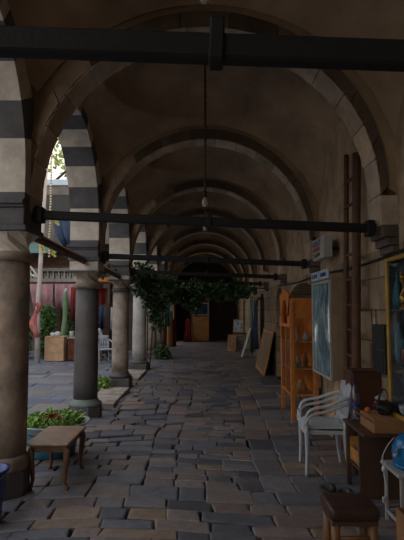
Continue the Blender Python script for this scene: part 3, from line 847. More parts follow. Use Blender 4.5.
for z, items in ((ZB+.77, ((.13, .2, 'white', 'white porcelain vase on the top shelf of the orange cabinet', .045, .2), (.24, .14, 'basin', 'pale blue pot on the top shelf of the orange cabinet', .05, .13))),
                 (ZB+.39, ((.12, .16, 'alu', 'silver bowl on the middle shelf of the orange cabinet', .06, .16), (.25, .25, 'cardboard', 'brown jar on the middle shelf of the orange cabinet', .045, .2))),
                 (ZB+.02, ((.18, .2, 'oldgold', 'brass pot on the bottom shelf of the orange cabinet', .08, .2),))):
    for (x, y, m, lab, r, hh) in items:
        vase('ornament_vase', m, [(r*.6, 0), (r, hh*.35), (r*.85, hh*.6), (r*.35, hh*.82), (r*.5, hh)], (1.225+x, 7.2+y, z), lab, 'vase')

# ------------------------------------------------------------------ leaning pictures, planks, hanging cloth on the right
def leaning_frame(name, y0, y1, xb, xt, h, m_frame, m_art, label, fw=.07):
    t = thing(name, label, 'picture', (xb, (y0+y1)/2, 0)); L = (y1-y0)/2
    rot = math.atan2(xt-xb, h); Rm = Matrix.Rotation(rot, 4, 'Y'); ln = math.hypot(h, xt-xb)
    b = NB()
    for (ya, yb, za, zb) in ((-L, -L+fw, 0, ln), (L-fw, L, 0, ln), (-L+fw, L-fw, 0, fw), (-L+fw, L-fw, ln-fw, ln)): box(b, -.04, 0, ya, yb, za, zb, .008)
    bmesh.ops.transform(b, matrix=Rm, verts=b.verts); b.verts.ensure_lookup_table()
    obj('frame', b, m_frame, t)
    b = NB(); box(b, -.02, -.002, -L+fw*.9, L-fw*.9, fw*.9, ln-fw*.9); bmesh.ops.transform(b, matrix=Rm, verts=b.verts)
    obj('picture_panel', b, m_art, t)
    return t
leaning_frame('framed_picture', 11.85, 13.75, 1.40, 1.64, 1.05, 'oldgold', 'art_dark', 'large brass-coloured framed panel leaning on the right wall beyond the orange cabinet', .09)
b = NB(); obox(b, (0, 0, .48), .03, .5, .98, Matrix.Rotation(.3, 3, 'Y'), .004)
solo('plank', b, 'alu', 'pale white board leaning on the right wall beyond the framed panel', 'plank', (1.36, 16.6, .005))
def canvas(y, x, z, w, h, rz, m, label, dx=.08):
    t = thing('painting', label, 'painting', (x, y, z), rz, 'paintings at the far right')
    rot = Matrix.Rotation(-.15, 4, 'X')
    b = NB()
    for (xa, xb, za, zb) in ((-w/2, -w/2+.04, 0, h), (w/2-.04, w/2, 0, h), (-w/2+.04, w/2-.04, 0, .04), (-w/2+.04, w/2-.04, h-.04, h)): box(b, xa, xb, -.02, .02, za, zb, .004)
    bmesh.ops.transform(b, matrix=rot, verts=b.verts); obj('frame', b, 'oldgold', t)
    b = NB(); box(b, -w/2+.035, w/2-.035, -.012, .012, .035, h-.035); bmesh.ops.transform(b, matrix=rot, verts=b.verts); obj('canvas', b, m, t)
canvas(19.0, 1.0, 0, .32, .62, -.3, 'art_warm', 'small gold and brown painting standing on the floor at the far right')
canvas(19.3, 1.33, 0, .40, .62, -.3, 'art_grey', 'grey portrait painting on the floor below the blue seascape')
b = NB(); box(b, -.25, .25, -.15, .15, 0, .66, .01)
solo('crate', b, 'darkwood', 'dark crate behind the paintings at the far right', 'crate', (1.35, 19.75, 0))
canvas(19.65, 1.30, .67, .42, .52, -.3, 'art_sea', 'blue and white seascape painting propped on a dark crate at the far right')
def drape(name, pts, w0, w1, m, label, cat, amp=.03, nf=5, axis='y', n=24, loc=(0, 0, 0), group=None):
    """hanging cloth: rows of points from top to bottom, width along axis, folded"""
    b = NB(); rows = []
    K = len(pts)
    for i, p in enumerate(pts):
        f = i/(K-1); w = w0+(w1-w0)*f; row = []
        for j in range(n+1):
            u = j/n-.5; fold = amp*(0.4+f)*math.sin(u*nf*2*math.pi+f*1.3)+amp*.3*math.sin(u*17+f*3)
            q = (p[0]+fold, p[1]+u*w, p[2]-.04*abs(math.sin(u*6))*f) if axis == 'y' else (p[0]+u*w, p[1]+fold, p[2]-.04*abs(math.sin(u*6))*f)
            row.append(b.verts.new(q))
        rows.append(row)
    for a, c in zip(rows, rows[1:]):
        for j in range(n): f = b.faces.new((a[j], a[j+1], c[j+1], c[j])); f.smooth = True
    o = solo(name, b, m, label, cat, loc, 0, group)
    s = o.modifiers.new('thick', 'SOLIDIFY'); s.thickness = .012
    return o
drape('hanging_cloth', [(0, 0, 1.85), (-.05, 0, 1.5), (-.08, 0, .95), (-.06, 0, .45)], .5, .8, 'navy', 'dark blue cloth hanging in a doorway on the right wall', 'cloth', .04, 4, loc=(1.56, 14.9, 0))
b = NB(); box(b, -.04, 0, -.45, .45, 0, .06, .006); box(b, 0, .12, -.4, -.36, .01, .05); box(b, 0, .12, .36, .4, .01, .05)
solo('hanging_rail', b, 'darkwood', 'dark wall rail above the hanging blue cloth', 'rail', (1.55, 14.9, 1.86))
drape('hanging_cloth', [(0, 0, 2.0), (-.02, 0, 1.4), (-.03, 0, .7), (-.02, 0, .2)], .5, .55, 'awning', 'grey green cloth hanging on the far right wall', 'cloth', .04, 4, loc=(1.6, 17.0, 0))

# ------------------------------------------------------------------ white stacked chairs
def monobloc(name, label, cat='chair', group=None):
    t = thing(name, label, cat, (0, 0, 0), 0, group)
    hw = .24
    # seat: dished sheet, front at -x
    b = NB(); rows = []
    for i in range(9):
        f = i/8; x = -.24+.46*f; row = []
        for j in range(13):
            u = j/12*2-1; w = hw*(1.0-.08*f)
            z = .435 - .03*f - .016*(1-u*u)*math.sin(f*math.pi) - (.045*(1-f*7.0)**2 if f < .14 else 0) - .02*abs(u)**6
            row.append(b.verts.new((x-(.025*(1-u*u) if i == 0 else 0), u*w, z)))
        rows.append(row)
    for a, c in zip(rows, rows[1:]):
        for j in range(12): b.faces.new((a[j], a[j+1], c[j+1], c[j])).smooth = True
    o = obj('seat', b, 'plastic', t); s = o.modifiers.new('thick', 'SOLIDIFY'); s.thickness = .012
    b = NB()
    for sg in (-1, 1): box(b, -.2, .2, sg*.222-.006, sg*.222+.006, .375, .41, .003)
    box(b, .19, .202, -.215, .215, .365, .4, .003); obj('apron', b, 'plastic', t)
    # backrest: lower sheet, slats, top rail, all leaning back
    def bk(z): return .205 + (z-.4)*.2
    b = NB()
    def sheet(z0, z1, y0, y1):
        for i in range(6):
            for (ya, yb) in ((y0+(y1-y0)*i/6, y0+(y1-y0)*(i+1)/6),):
                q = []
                for (yy, zz) in ((ya, z0), (yb, z0), (yb, z1), (ya, z1)):
                    zz2 = zz + (.02*(1-(yy/.24)**2) if zz > .75 else 0)
                    q.append(b.verts.new((bk(zz2)+.014*(1-(yy/.25)**2), yy, zz2)))
                b.faces.new(q).smooth = True
    sheet(.40, .48, -.21, .21); sheet(.63, .775, -.235, .235)
    for k in range(5):
        yc = -.17+.085*k; sheet(.48, .63, yc-.03, yc+.03)
    bmesh.ops.remove_doubles(b, verts=b.verts, dist=.0005)
    o = obj('backrest', b, 'plastic', t); s = o.modifiers.new('thick', 'SOLIDIFY'); s.thickness = .014
    for sg in (-1, 1):
        # arm flows out of the back upright and turns down into the front leg
        b = NB(); y = sg*.245
        P = smoothpts([(bk(.67), sg*.226, .67), (.13, sg*.258, .635), (0, sg*.27, .595), (-.14, sg*.272, .572), (-.21, sg*.268, .535), (-.237, sg*.263, .47), (-.235, sg*.255, .42)], 5)
        sweep(b, P, .03, .015, 8, (0, 0, 1)); obj('arm', b, 'plastic', t)
    for sx, sg in ((-1, -1), (-1, 1), (1, -1), (1, 1)):
        b = NB()
        if sx < 0: P = [(-.232, sg*.253, .45), (-.225, sg*.25, .2), (-.235, sg*.245, 0)]
        else: P = [(.2, sg*.21, .42), (.215, sg*.222, .2), (.25, sg*.235, 0)]
        sweep(b, smoothpts(P, 4), [.03-.0011*i for i in range(9)], [.022-.0006*i for i in range(9)], 8, (1, 0, 0)); obj('leg', b, 'plastic', t)
    for sg in (-1, 1):
        b = NB(); sweep(b, smoothpts([(.2, sg*.21, .4), (bk(.58), sg*.222, .58), (bk(.77), sg*.225, .77)], 4), .014, .02, 8, (0, 1, 0)); obj('back_post', b, 'plastic', t)
    for ch in t.children:
        for v in ch.data.vertices: v.co.x *= .84; v.co.y *= .88
    return t
mc = monobloc('plastic_chair', 'white plastic armchair standing on the paving under another, by the low dark table', group='stacked white plastic armchairs')
mc.location = (1.16, 5.04, 0); mc.rotation_euler = (0, 0, R(-3))
dup(mc, (1.164, 5.04, .052), R(-3), 'white plastic armchair on top of the stack of two, right of the corridor', 'stacked white plastic armchairs')
dup(mc, (-2.98, 14.95, 0), R(120), 'distant white plastic chair in the courtyard between two columns', 'courtyard plastic chair')

# ------------------------------------------------------------------ maroon cabinet, low table and what is on it
t = thing('small_cabinet', 'red brown wooden cabinet against the wall behind the stacked white chairs', 'cabinet', (1.405, 4.83, 0))
b = NB(); box(b, 0, .265, 0, .23, .02, .96, .006); obj('body', b, 'maroon', t)
b = NB(); box(b, -.012, 0, .015, .215, .06, .93, .004); d_ = obj('door', b, 'maroon', t)
b = NB(); ball(b, (-.022, .05, .5), .012); obj('knob', b, 'brass', d_)
b = NB(); box(b, -.012, .265, -.012, .235, .96, .975, .003); obj('top_board', b, 'maroon', t)

t = thing('low_table', 'low dark wooden side table with open shelf at the right wall', 'table', (1.27, 4.06, 0))
b = NB(); box(b, -.02, .39, -.02, .60, .543, .568, .006); obj('top', b, 'darkwood', t)
for (x, y) in ((0, .54), (.34, .54)):
    b = NB(); box(b, x, x+.04, y, y+.04, 0, .543, .004); obj('leg', b, 'darkwood', t)
b = NB(); box(b, 0, .38, .17, .2, 0, .543, .004); obj('side_panel', b, 'darkwood', t)
b = NB(); box(b, .02, .37, .2, .56, .2, .22, .003); obj('shelf', b, 'darkwood', t)
b = NB(); box(b, .36, .375, .2, .54, .22, .543); obj('back_board', b, 'darkwood', t)
b = NB()
for a in ((0, .28, 0, .012), (0, .28, .228, .24)): box(b, a[0], a[1], a[2], a[3], 0, .2)
box(b, .268, .28, .012, .228, 0, .2); box(b, 0, .268, .012, .228, 0, .012)
box(b, 0.0, .012, .012, .228, .0, .12)
solo('wooden_box', b, 'pine', 'open yellow wooden box on the shelf of the low dark table', 'box', (1.30, 4.36, .222))
vase('white_cup', 'signwhite', [(.02, 0), (.032, .01), (.04, .07), (.036, .07), (.028, .012), (0, .01)], (1.325, 4.315, .222), 'white cup on the low shelf by the yellow wooden box', 'cup')

t = thing('water_bottle', 'clear plastic water bottle with blue cap on the low dark table', 'bottle', (1.335, 4.545, .569))
b = NB(); lathe(b, [(0, .002), (.04, 0), (.043, .02), (.043, .08), (.039, .095), (.043, .11), (.043, .15), (.039, .165), (.043, .18), (.042, .22), (.03, .265), (.014, .295), (.014, .31)], 20, closed=False); obj('body', b, 'petglass', t)
b = NB(); lathe(b, [(0, .335), (.016, .335), (.017, .31), (0, .308)], 14); obj('cap', b, 'blueplastic', t)
b = NB(); lathe(b, [(.0438, .125), (.0438, .155)], 20, closed=False); obj('wrapper', b, 'ink_blue', t)

t = thing('cardboard_box', 'flat brown cardboard box on the low dark table', 'box', (1.345, 4.07, .569))
b = NB(); box(b, 0, .30, 0, .36, 0, .115, .003); obj('carton', b, 'cardboard', t)
b = NB(); obox(b, (-.03, .18, .10), .09, .34, .004, Matrix.Rotation(.5, 3, 'Y')); obj('flap', b, 'cardboard', t)
t = thing('red_jar', 'dark red glazed jar with a silver lid behind the cardboard box', 'jar', (1.56, 4.49, .569))
b = NB(); lathe(b, [(.05, 0), (.075, .04), (.083, .10), (.075, .17), (.055, .2)], 20); obj('body', b, 'redglass', t)
b = NB(); lathe(b, [(.06, .198), (.064, .212), (.03, .23), (0, .233)], 20); l_ = obj('lid', b, 'alu', t)
b = NB(); ball(b, (0, 0, .242), .012); obj('knob', b, 'alu', l_)
b = NB(); ball(b, (0, 0, .024), .024); solo('orange_fruit', b, 'orangeball', 'small bright orange ball on the flat cardboard box', 'fruit', (1.375, 4.32, .685))
t = thing('shoulder_bag', 'crumpled black bag lying on the cardboard box', 'bag', (1.49, 4.25, .69))
b = NB(); ball(b, (0, 0, .052), .085, (.95, 1.2, .62), 20, 14)
for v in b.verts: v.co += V((1, 1, .6))*.02*noise.noise(v.co*18)
obj('body', b, 'black', t)
b = NB(); sweep(b, smoothpts([(-.08, -.06, .05), (-.02, .02, .16), (.03, .05, .19), (.08, .05, .07)]), .01, .004, 6); obj('strap', b, 'black', t)

# ------------------------------------------------------------------ stand with blue helmet, right edge
t = thing('metal_stand', 'thin pale metal stand carrying the blue helmet at the right edge', 'stand', (1.34, 3.54, 0))
b = NB(); box(b, -.02, .33, -.02, .34, .40, .425, .004); obj('top', b, 'alu', t)
for (x, y) in ((0, 0), (.28, 0), (0, .3), (.28, .3)):
    b = NB(); box(b, x, x+.022, y, y+.022, 0, .40, .002); obj('leg', b, 'alu', t)
b = NB(); box(b, .004, .018, .022, .3, .06, .08); box(b, .284, .298, .022, .3, .06, .08); box(b, .022, .28, .304, .318, .06, .08); obj('stretcher', b, 'alu', t)
t = thing('helmet', 'shiny blue helmet with dangling strap on the pale metal stand', 'helmet', (1.485, 3.68, .426))
b = NB(); lathe(b, [(.105, 0), (.13, .03), (.142, .09), (.135, .15), (.105, .205), (.06, .235), (0, .245)], 26)
for v in b.verts: v.co.y *= 1.08
obj('shell', b, 'skyblue', t)
b = NB(); lathe(b, [(.107, -.0005), (.136, .012), (.139, .03), (.131, .035)], 26, closed=False); obj('trim_band', b, 'skyblue', t)
b = NB(); sweep(b, smoothpts([(-.135, -.08, .14), (-.15, -.07, .10), (-.15, -.06, .13), (-.125, -.09, .17)]), .012, .004, 6); obj('vent', b, 'alu', t)
b = NB(); sweep(b, smoothpts([(-.11, .05, .2), (-.155, .06, .14), (-.19, .07, .06), (-.185, .07, -.02)]), .006, .003, 6); ball(b, (-.185, .07, -.03), .016, (1, 1, 1.5), 8, 6); obj('strap', b, 'whitecloth', t)
b = NB(); ball(b, (0, 0, .04), .045, (1, 1, .9)); solo('red_pouch', b, 'redglass', 'small dark red ball on the table edge above the blue helmet', 'ball', (1.44, 3.985, .43)) if False else b.free()
t = thing('cable_lead', 'pale cord with plug hanging beside the metal stand', 'cord', (1.315, 3.75, 0))
b = NB(); sweep(b, smoothpts([(0, 0, .45), (-.012, .005, .36), (.004, -.01, .25), (-.014, 0, .2)]), .005, None, 6); obj('cord', b, 'whitecloth', t)
b = NB(); box(b, -.03, 0, -.012, .012, .16, .2, .004); obj('plug', b, 'signwhite', t)
t = thing('carton', 'brown carton with white cloth inside, at the bottom right corner', 'carton', (1.28, 3.24, 0))
b = NB()
for a in ((0, .3, 0, .008), (0, .3, .232, .24), (0, .008, .008, .232), (.292, .3, .008, .232)): box(b, a[0], a[1], a[2], a[3], 0, .23)
box(b, .008, .292, .008, .232, 0, .01); obj('box', b, 'cardboard', t)
b = NB(); ball(b, (.15, .12, .17), .1, (1.3, 1.05, 1.0), 18, 12)
for v in b.verts: v.co += V((.5, .5, 1))*.02*noise.noise(v.co*20)
solo('white_rag', b, 'whitecloth', 'white crumpled cloth in the carton at the bottom right corner', 'cloth', (1.28, 3.24, 0))

# ------------------------------------------------------------------ leather stool and shoes
t = thing('leather_stool', 'square stool with dark brown leather cushion in the bottom right foreground', 'stool', (.835, 3.0, 0))
b = NB(); box(b, -.143, .143, -.13, .13, .375, .455, .03, 4)
for v in b.verts:
    if v.co.z > .43: v.co.z += .012*noise.noise(v.co*11) - .010*math.exp(-(v.co.x**2+v.co.y**2)/.004)
obj('cushion', b, 'leather', t, True)
b = NB(); box(b, -.13, .13, -.115, .115, .35, .377, .004); obj('seat_frame', b, 'darkwood', t)
for (x, y) in ((-1, -1), (1, -1), (-1, 1), (1, 1)):
    b = NB(); sweep(b, [(x*.105, y*.09, .36), (x*.108, y*.093, .2), (x*.112, y*.097, 0)], [.026, .024, .02], None, 10); obj('leg', b, 'stoolleg', t)
for y in (-1, 1):
    b = NB(); sweep(b, [(-.105, y*.092, .28), (.105, y*.092, .28)], .012, None, 8); obj('stretcher', b, 'stoolleg', t)
def shoe(x, y, rz, label):
    t = thing('shoe', label, 'shoe', (x, y, 0), rz, 'dark shoes by the low table')
    b = NB(); sweep(b, smoothpts([(-.12, 0, .014), (-.04, 0, .014), (.06, .005, .014), (.125, 0, .014)], 3), [.012, .03, .034, .034, .03, .03, .034, .038, .036, .012], .013, 10); obj('sole', b, 'black', t)
    b = NB(); sweep(b, smoothpts([(-.115, 0, .05), (-.07, 0, .06), (0, 0, .055), (.06, 0, .04), (.115, 0, .03)], 3), [.015, .026, .031, .032, .033, .031, .03, .032, .034, .036, .035, .03, .012], [.02, .034, .042, .044, .04, .034, .03, .026, .024, .022, .018, .014, .008], 10); obj('upper', b, 'meter', t)
shoe(1.05, 4.4, R(100), 'dark shoe on the paving behind the leather stool, left one')
shoe(1.17, 4.28, R(95), 'dark shoe on the paving behind the leather stool, right one')

# ------------------------------------------------------------------ small table, bucket and planter at left
t = thing('side_table', 'small brown wooden table with curved legs beside the nearest column', 'table', (-1.36, 4.73, 0))
b = NB(); box(b, -.20, .18, -.32, .36, .375, .40, .012, 2); obj('top', b, 'woodtop', t)
b = NB()
for (xa, xb, ya, yb) in ((-.15, .13, -.27, -.25), (-.15, .13, .28, .30), (-.16, -.14, -.26, .29), (.12, .14, -.26, .29)): box(b, xa, xb, ya, yb, .315, .375)
obj('apron', b, 'wood', t)
for (x, y) in ((-1, -1), (1, -1), (-1, 1), (1, 1)):
    b = NB(); X, Yy = x*.145, .01+y*.27
    sweep(b, smoothpts([(X, Yy, .375), (X+x*.012, Yy+y*.01, .31), (X+x*.004, Yy+y*.003, .2), (X-x*.006, Yy, .09), (X+x*.004, Yy+y*.004, .03), (X+x*.018, Yy+y*.012, 0)], 3),
          [.03, .03, .031, .032, .03, .027, .025, .022, .02, .018, .017, .016, .017, .019, .023, .022], None, 8); obj('leg', b, 'wood', t)
t = thing('plastic_bucket', 'dark blue plastic bucket at the left edge in front of the column', 'bucket', (-1.63, 3.78, 0))
b = NB(); lathe(b, [(0, .01), (.12, 0), (.125, .01), (.165, .36), (.178, .365), (.178, .38), (.16, .38), (.118, .02), (0, .02)], 28); obj('body', b, 'blueplastic', t)
b = NB(); sweep(b, smoothpts([(.17*math.cos(a), -.17*math.sin(a)-.0, .36-.06*math.sin(a)) for a in [math.pi*i/8 for i in range(9)]], 2), .005, None, 6); obj('handle', b, 'alu', t)
t = thing('planter_basin', 'wide pale blue basin of green plants behind the small wooden table', 'planter', (-1.64, 5.5, 0))
b = NB(); lathe(b, [(.2, 0), (.24, .02), (.27, .22), (.25, .24), (.0, .24)], 28); obj('pot', b, 'teal', t)
b = NB(); lathe(b, [(.24, .24), (.33, .30), (.385, .345), (.395, .35), (.395, .36), (.375, .36), (.30, .31), (.0, .30)], 32); obj('basin', b, 'basin', t)
b = NB(); lathe(b, [(.0, .325), (.2, .325), (.33, .325), (.31, .30)], 24); obj('soil', b, 'soil', t)
b = NB(); rnd = random.Random(21)
for _ in range(2600):
    a = rnd.uniform(0, 2*math.pi); r = .315*math.sqrt(rnd.random()); leaf(b, (r*math.cos(a), r*math.sin(a), .335+rnd.random()**1.5*.085*(1.3-r)),   .042*rnd.uniform(.7, 1.3), rnd, 1 if (r < .2 and a > 4.2 and a < 5.6) else 0)
obj('leafy_plants', b, ['leaf', 'redflower'], t)
t = thing('weed_tuft', 'small green plant growing at the foot of the third column', 'plant', (-1.98, 9.75, 0.0))
b = NB(); rnd = random.Random(22); leaves(b, [(0, 0, .14, .16, .18, .14)], 260, .075, rnd); obj('foliage', b, 'leaf', t)
b = NB()
for i in range(5): sweep(b, [(0, 0, 0), (rnd.uniform(-.1, .1), rnd.uniform(-.1, .1), .2)], .005, None, 5)
obj('stem', b, 'stem', t)

# ------------------------------------------------------------------ ivy
rnd = random.Random(31)
def ivy(label, stems, blobs, n, s, loc):
    t = thing('ivy_vine', label, 'ivy', loc)
    b = NB()
    for p in stems: sweep(b, smoothpts(p, 5), .016, None, 6)
    obj('stem', b, 'stem', t)
    b = NB(); leaves(b, blobs, n, s, rnd); obj('foliage', b, 'ivy', t)
bl = []
for i in range(16):
    x = 0.0 + i*.165; bl.append((x, rnd.uniform(-.3, .3), 2.05 + .03*math.sin(i) - .05*(i < 6), .24, .30, rnd.uniform(.2, .32)))
for i in range(9): bl.append((rnd.uniform(0, 1.4), rnd.uniform(-.4, .4), rnd.uniform(1.62, 1.95), .16, .2, .24))
ivy('dark ivy spreading across the corridor below the fourth tie beam', [[(-.05, .2, 0), (.05, .1, 1.2), (.2, 0, 2.1), (1.5, 0, 2.15), (3.0, 0, 2.12)]], bl, 5200, .095, (-1.42, CY(4)-.05, 0))
bl = [(.05, 0, 2.35, .32, .4, .28), (.12, .1, 2.05, .26, .4, .26), (.2, .3, 1.75, .17, .3, .3), (.3, .4, 1.4, .12, .2, .3), (-.1, -.6, 2.3, .25, .5, .14), (.5, .0, 2.2, .3, .35, .22)]
ivy('green ivy tumbling over the tops of the third and fourth columns', [[(.1, .4, .1), (.12, .4, 1.2), (.08, .1, 2.1), (-.05, -.7, 2.36)]], bl, 2600, .10, (-1.5, CY(3)+1.35, 0))
bl = [(.0, 0, 1.9, .2, .25, .25), (.03, .05, 1.5, .15, .2, .3), (0, 0, 1.1, .11, .16, .3), (.03, .05, .3, .22, .26, .22), (.1, .1, .15, .28, .3, .12)]
ivy('ivy climbing the column behind the pale grey one down to the floor', [[(0, 0, 0), (.03, 0, 1.0), (0, .05, 2.0)]], bl, 1500, .09, (-1.42, CY(5)-.30, 0))
bl = [(0, 0, 2.32, .34, .5, .1), (-.25, .8, 2.3, .3, .5, .12)]
ivy('sprig of bright ivy on the timber tie behind the dark grey column', [[(0, -.4, 2.28), (0, .2, 2.3), (-.2, 1.0, 2.28)]], bl, 420, .09, (-2.05, CY(3)-.75, 0))

# ------------------------------------------------------------------ things at the dark end
t = thing('wardrobe', 'wooden cabinet with glazed top at the dark end of the corridor', 'cabinet', (-.2, 24.6, 0))
b = NB(); box(b, -.45, .42, .02, .45, 0, 2.0, .01); obj('body', b, 'wood', t)
b = NB(); box(b, -.5, .47, -.03, .47, 2.0, 2.12, .015); obj('cornice', b, 'orange', t)
b = NB(); box(b, -.38, .38, -.01, .02, .06, 1.22, .006)
for (xa, xb, za, zb) in ((-.32, .32, .12, .42), (-.32, .32, .48, .78), (-.32, .32, .84, 1.14)): box(b, xa, xb, -.025, -.01, za, zb, .008)
d_ = obj('door', b, 'pine', t); b = NB(); ball(b, (.3, -.035, .8), .02); obj('knob', b, 'brass', d_)
b = NB()
for (xa, xb, za, zb) in ((-.38, -.33, 1.3, 1.9), (.33, .38, 1.3, 1.9), (-.33, .33, 1.3, 1.34), (-.33, .33, 1.86, 1.9)): box(b, xa, xb, -.012, .02, za, zb)
obj('sash', b, 'alu', t)
b = NB(); box(b, -.33, .33, .0, .018, 1.34, 1.86); obj('pane', b, 'navy', t)
drape('red_cloth', [(0, 0, 1.1), (0, -.02, .8), (0, -.05, .4), (0, -.06, .04)], .2, .42, 'redcloth', 'red cloth hanging left of the wooden cabinet at the corridor end', 'cloth', .03, 3, 'x', 16, (-.82, 24.4, 0))
b = NB(); sweep(b, [(0, 0, 0), (0, 0, 1.15)], .015, None, 6); lathe(b, [(.12, 0), (.12, .02), (.02, .03)], 12)
solo('cloth_stand', b, 'darkwood', 'dark post holding the red cloth', 'stand', (-.82, 24.47, 0))
for i, (x, y, hgt, m, lab) in enumerate(((-1.72, 21.6, 1.9, 'carpet', 'rolled red brown carpet standing at the far left, tallest'), (-1.50, 21.45, 1.5, 'oldgold', 'rolled brown carpet standing right of the tallest roll'), (-1.36, 21.7, 1.15, 'carpet', 'short red brown carpet roll at the far left'))):
    b = NB(); prof = []
    lathe(b, [(.12, 0), (.13, .05), (.12, hgt*.5), (.125, hgt-.02), (.11, hgt)], 18)
    sweep(b, [(.09*math.cos(a*1.0)*(1-a/14), .09*math.sin(a)*(1-a/14), hgt+.004) for a in [j*.5 for j in range(24)]], .008, .006, 5)
    solo('rolled_carpet', b, m, lab, 'carpet', (x, y, 0), 0, 'carpet rolls at the far left')
b = NB(); obox(b, (0, 0, .64), .5, .03, 1.28, Matrix.Rotation(-.1, 3, 'Y'), .004)
solo('leaning_board', b, 'basin', 'pale teal board leaning at the far left between columns', 'board', (-1.86, 20.2, .02), R(60))
drape('hanging_cloth', [(0, 0, 2.1), (0, 0, 1.5), (0, 0, 1.0)], .35, .3, 'whitecloth', 'white cloth hanging above the pale teal board', 'cloth', .03, 3, 'x', 14, (-1.8, 20.5, 0))
drape('hanging_cloth', [(0, 0, 2.1), (0, 0, 1.5), (0, 0, .9)], .3, .34, 'greencloth', 'teal green cloth hanging left of the carpet rolls', 'cloth', .03, 3, 'x', 14, (-1.62, 20.9, 0))
b = NB(); sweep(b, [(0, 0, 0), (.9, .6, 0)], .015, None, 6); solo('clothes_line', b, 'cable', 'dark rod holding the two hanging cloths at the far left', 'rod', (-2.05, 20.32, 2.115))

# ------------------------------------------------------------------ courtyard
t = thing('courtyard_building', 'grey brown courtyard building with railing, awning and dark upper window', 'building', (-3.2, 18.0, 0))
b = NB(); box(b, -11, .9, 0, 2, 3.95, 6.1); box(b, -11, .9, 1.2, 2, 0, 3.95); obj('wall', b, 'farwall', t)
b = NB(); box(b, -11, .9, -.05, 2, 6.1, 6.32, .01); obj('roof_edge', b, 'roofedge', t)
b = NB(); box(b, -11, .9, -.15, .4, 2.55, 3.05, .01); obj('stone_band', b, 'farband', t)
b = NB()
for i in range(26):
    x = -5.6+.2*i; box(b, x, x+.045, -.17, -.15, 2.68, 2.92); box(b, x-.02, x+.14, -.17, -.15, 2.87, 2.94); box(b, x+.09, x+.12, -.17, -.15, 2.76, 2.88)
obj('carved_motif', b, 'black', t)
b = NB(); box(b, -11, .9, -.12, -.06, 3.05, 3.12); box(b, -11, .9, -.12, -.06, 3.42, 3.47)
for i in range(90): box(b, -7.0+.075*i, -6.97+.075*i, -.1, -.08, 3.12, 3.42)
box(b, -11, .9, .2, .25, 3.05, 3.4); obj('railing', b, 'rail', t)
for (xa, xb) in ((-4.6, -3.0), (-2.7, -1.6)):
    b = NB(); box(b, xa, xb, -.04, 0, 4.9, 5.75, .01); w_ = obj('window', b, 'black', t)
    b = NB(); box(b, xa+.06, xb-.06, -.05, -.04, 4.96, 5.7); obj('pane', b, 'meter', w_)
for x in (-7.5, -5.9, -2.2, -.45):
    b = NB(); box(b, x, x+.25, -.1, .3, 0, 2.55, .01); obj('porch_post', b, 'darkwood', t)
b = NB(); lathe(b, [(.3, 6.3), (.3, 6.9), (.36, 6.95), (.36, 7.05), (.2, 7.3), (0, 7.42)], 14, (-1.85, 1.0)); obj('chimney', b, 'farband', t)
b = NB()
for i in range(2):
    b.faces.new([b.verts.new(p) for p in ((-3.9, -.1-i*.02, 3.95), (-1.9, -.1-i*.02, 3.95), (-1.9, -1.0-i*.02, 3.5), (-3.9, -1.0-i*.02, 3.5))])
obj('awning', b, 'awning', t)
# blue tarpaulin sheet hanging from the upper storey
drape('tarpaulin', [(0, 0, 4.75), (0, -.1, 4.5), (.1, -.2, 4.2), (.3, -.3, 3.85)], .95, .8, 'tarp', 'blue tarpaulin hanging from the upper storey of the courtyard building', 'tarpaulin', .06, 3, 'x', 20, (-4.9, 17.6, 0))
drape('pink_cloth', [(0, 0, 2.42), (.05, 0, 1.9), (.12, 0, 1.4)], .78, .6, 'pinkcloth', 'dusty pink cloth hanging in the courtyard, left panel by the pole', 'cloth', .05, 3, 'x', 20, (-5.5, 16.75, 0), 'pink cloths')
drape('pink_cloth', [(0, 0, 2.42), (0, 0, 2.0), (.03, 0, 1.62)], .82, .76, 'pinkcloth', 'dusty pink cloth hanging in the courtyard, right panel by the dark column', 'cloth', .05, 3, 'x', 20, (-4.63, 16.75, 0), 'pink cloths')
b = NB(); sweep(b, [(-1.3, 0, 0), (1.6, 0, 0)], .02, None, 6)
for x in (-1.3, 1.6): sweep(b, [(x, 0, 0), (x, .3, .12), (x, 1.05, .25)], .02, None, 6)
solo('cloth_rail', b, 'darkwood', 'dark rail carrying the two pink cloths', 'rail', (-5.1, 16.8, 2.44))

t = thing('tall_pole', 'tall weathered white pole in the courtyard with red cloth tied round it', 'pole', (-4.92, 14.8, 0))
b = NB(); sweep(b, [(0, 0, 0), (-.02, 0, 1.6), (.04, 0, 3.4), (.10, 0, 5.2), (.14, 0, 6.2)], [.085, .075, .065, .055, .05], None, 10); obj('shaft', b, 'poleWhite', t)
b = NB(); sweep(b, smoothpts([(-.02, -.02, 2.55), (-.25, 0, 2.6), (-.4, 0, 2.95), (-.48, 0, 3.3)]), .035, None, 8); sweep(b, smoothpts([(0, -.02, 2.45), (-.2, -.02, 2.75), (-.42, 0, 2.95)]), .03, None, 8); obj('branch', b, 'poleWhite', t)
b = NB(); lathe(b, [(.085, 1.78), (.10, 1.7), (.10, 1.6), (.115, 1.3), (.135, 1.1), (.105, .9), (.10, .75)], 18)
for v in b.verts: v.co += V((1, 1, .2))*.06*noise.noise(v.co*6); v.co.x -= .12*max(0, 1-abs(v.co.z-1.2)/.4)
solo('tied_cloth', b, 'bundle', 'pink and red cloth bundle tied around the white pole', 'cloth', (-4.94, 14.8, 0))
t = thing('bead_string', 'long string of pale beads hanging beside the white pole', 'beads', (-4.05, 12.9, 2.9))
b = NB(); sweep(b, [(0, 0, 0), (0.01, 0, 1.2), (-.02, 0, 3.4)], .006, None, 5); obj('cord', b, 'cable', t)
b = NB()
for i in range(46): ball(b, (.008*math.sin(i*.7), 0, .04+i*.072), .03, (1, 1, 1), 8, 6)
obj('beads', b, 'bead', t)
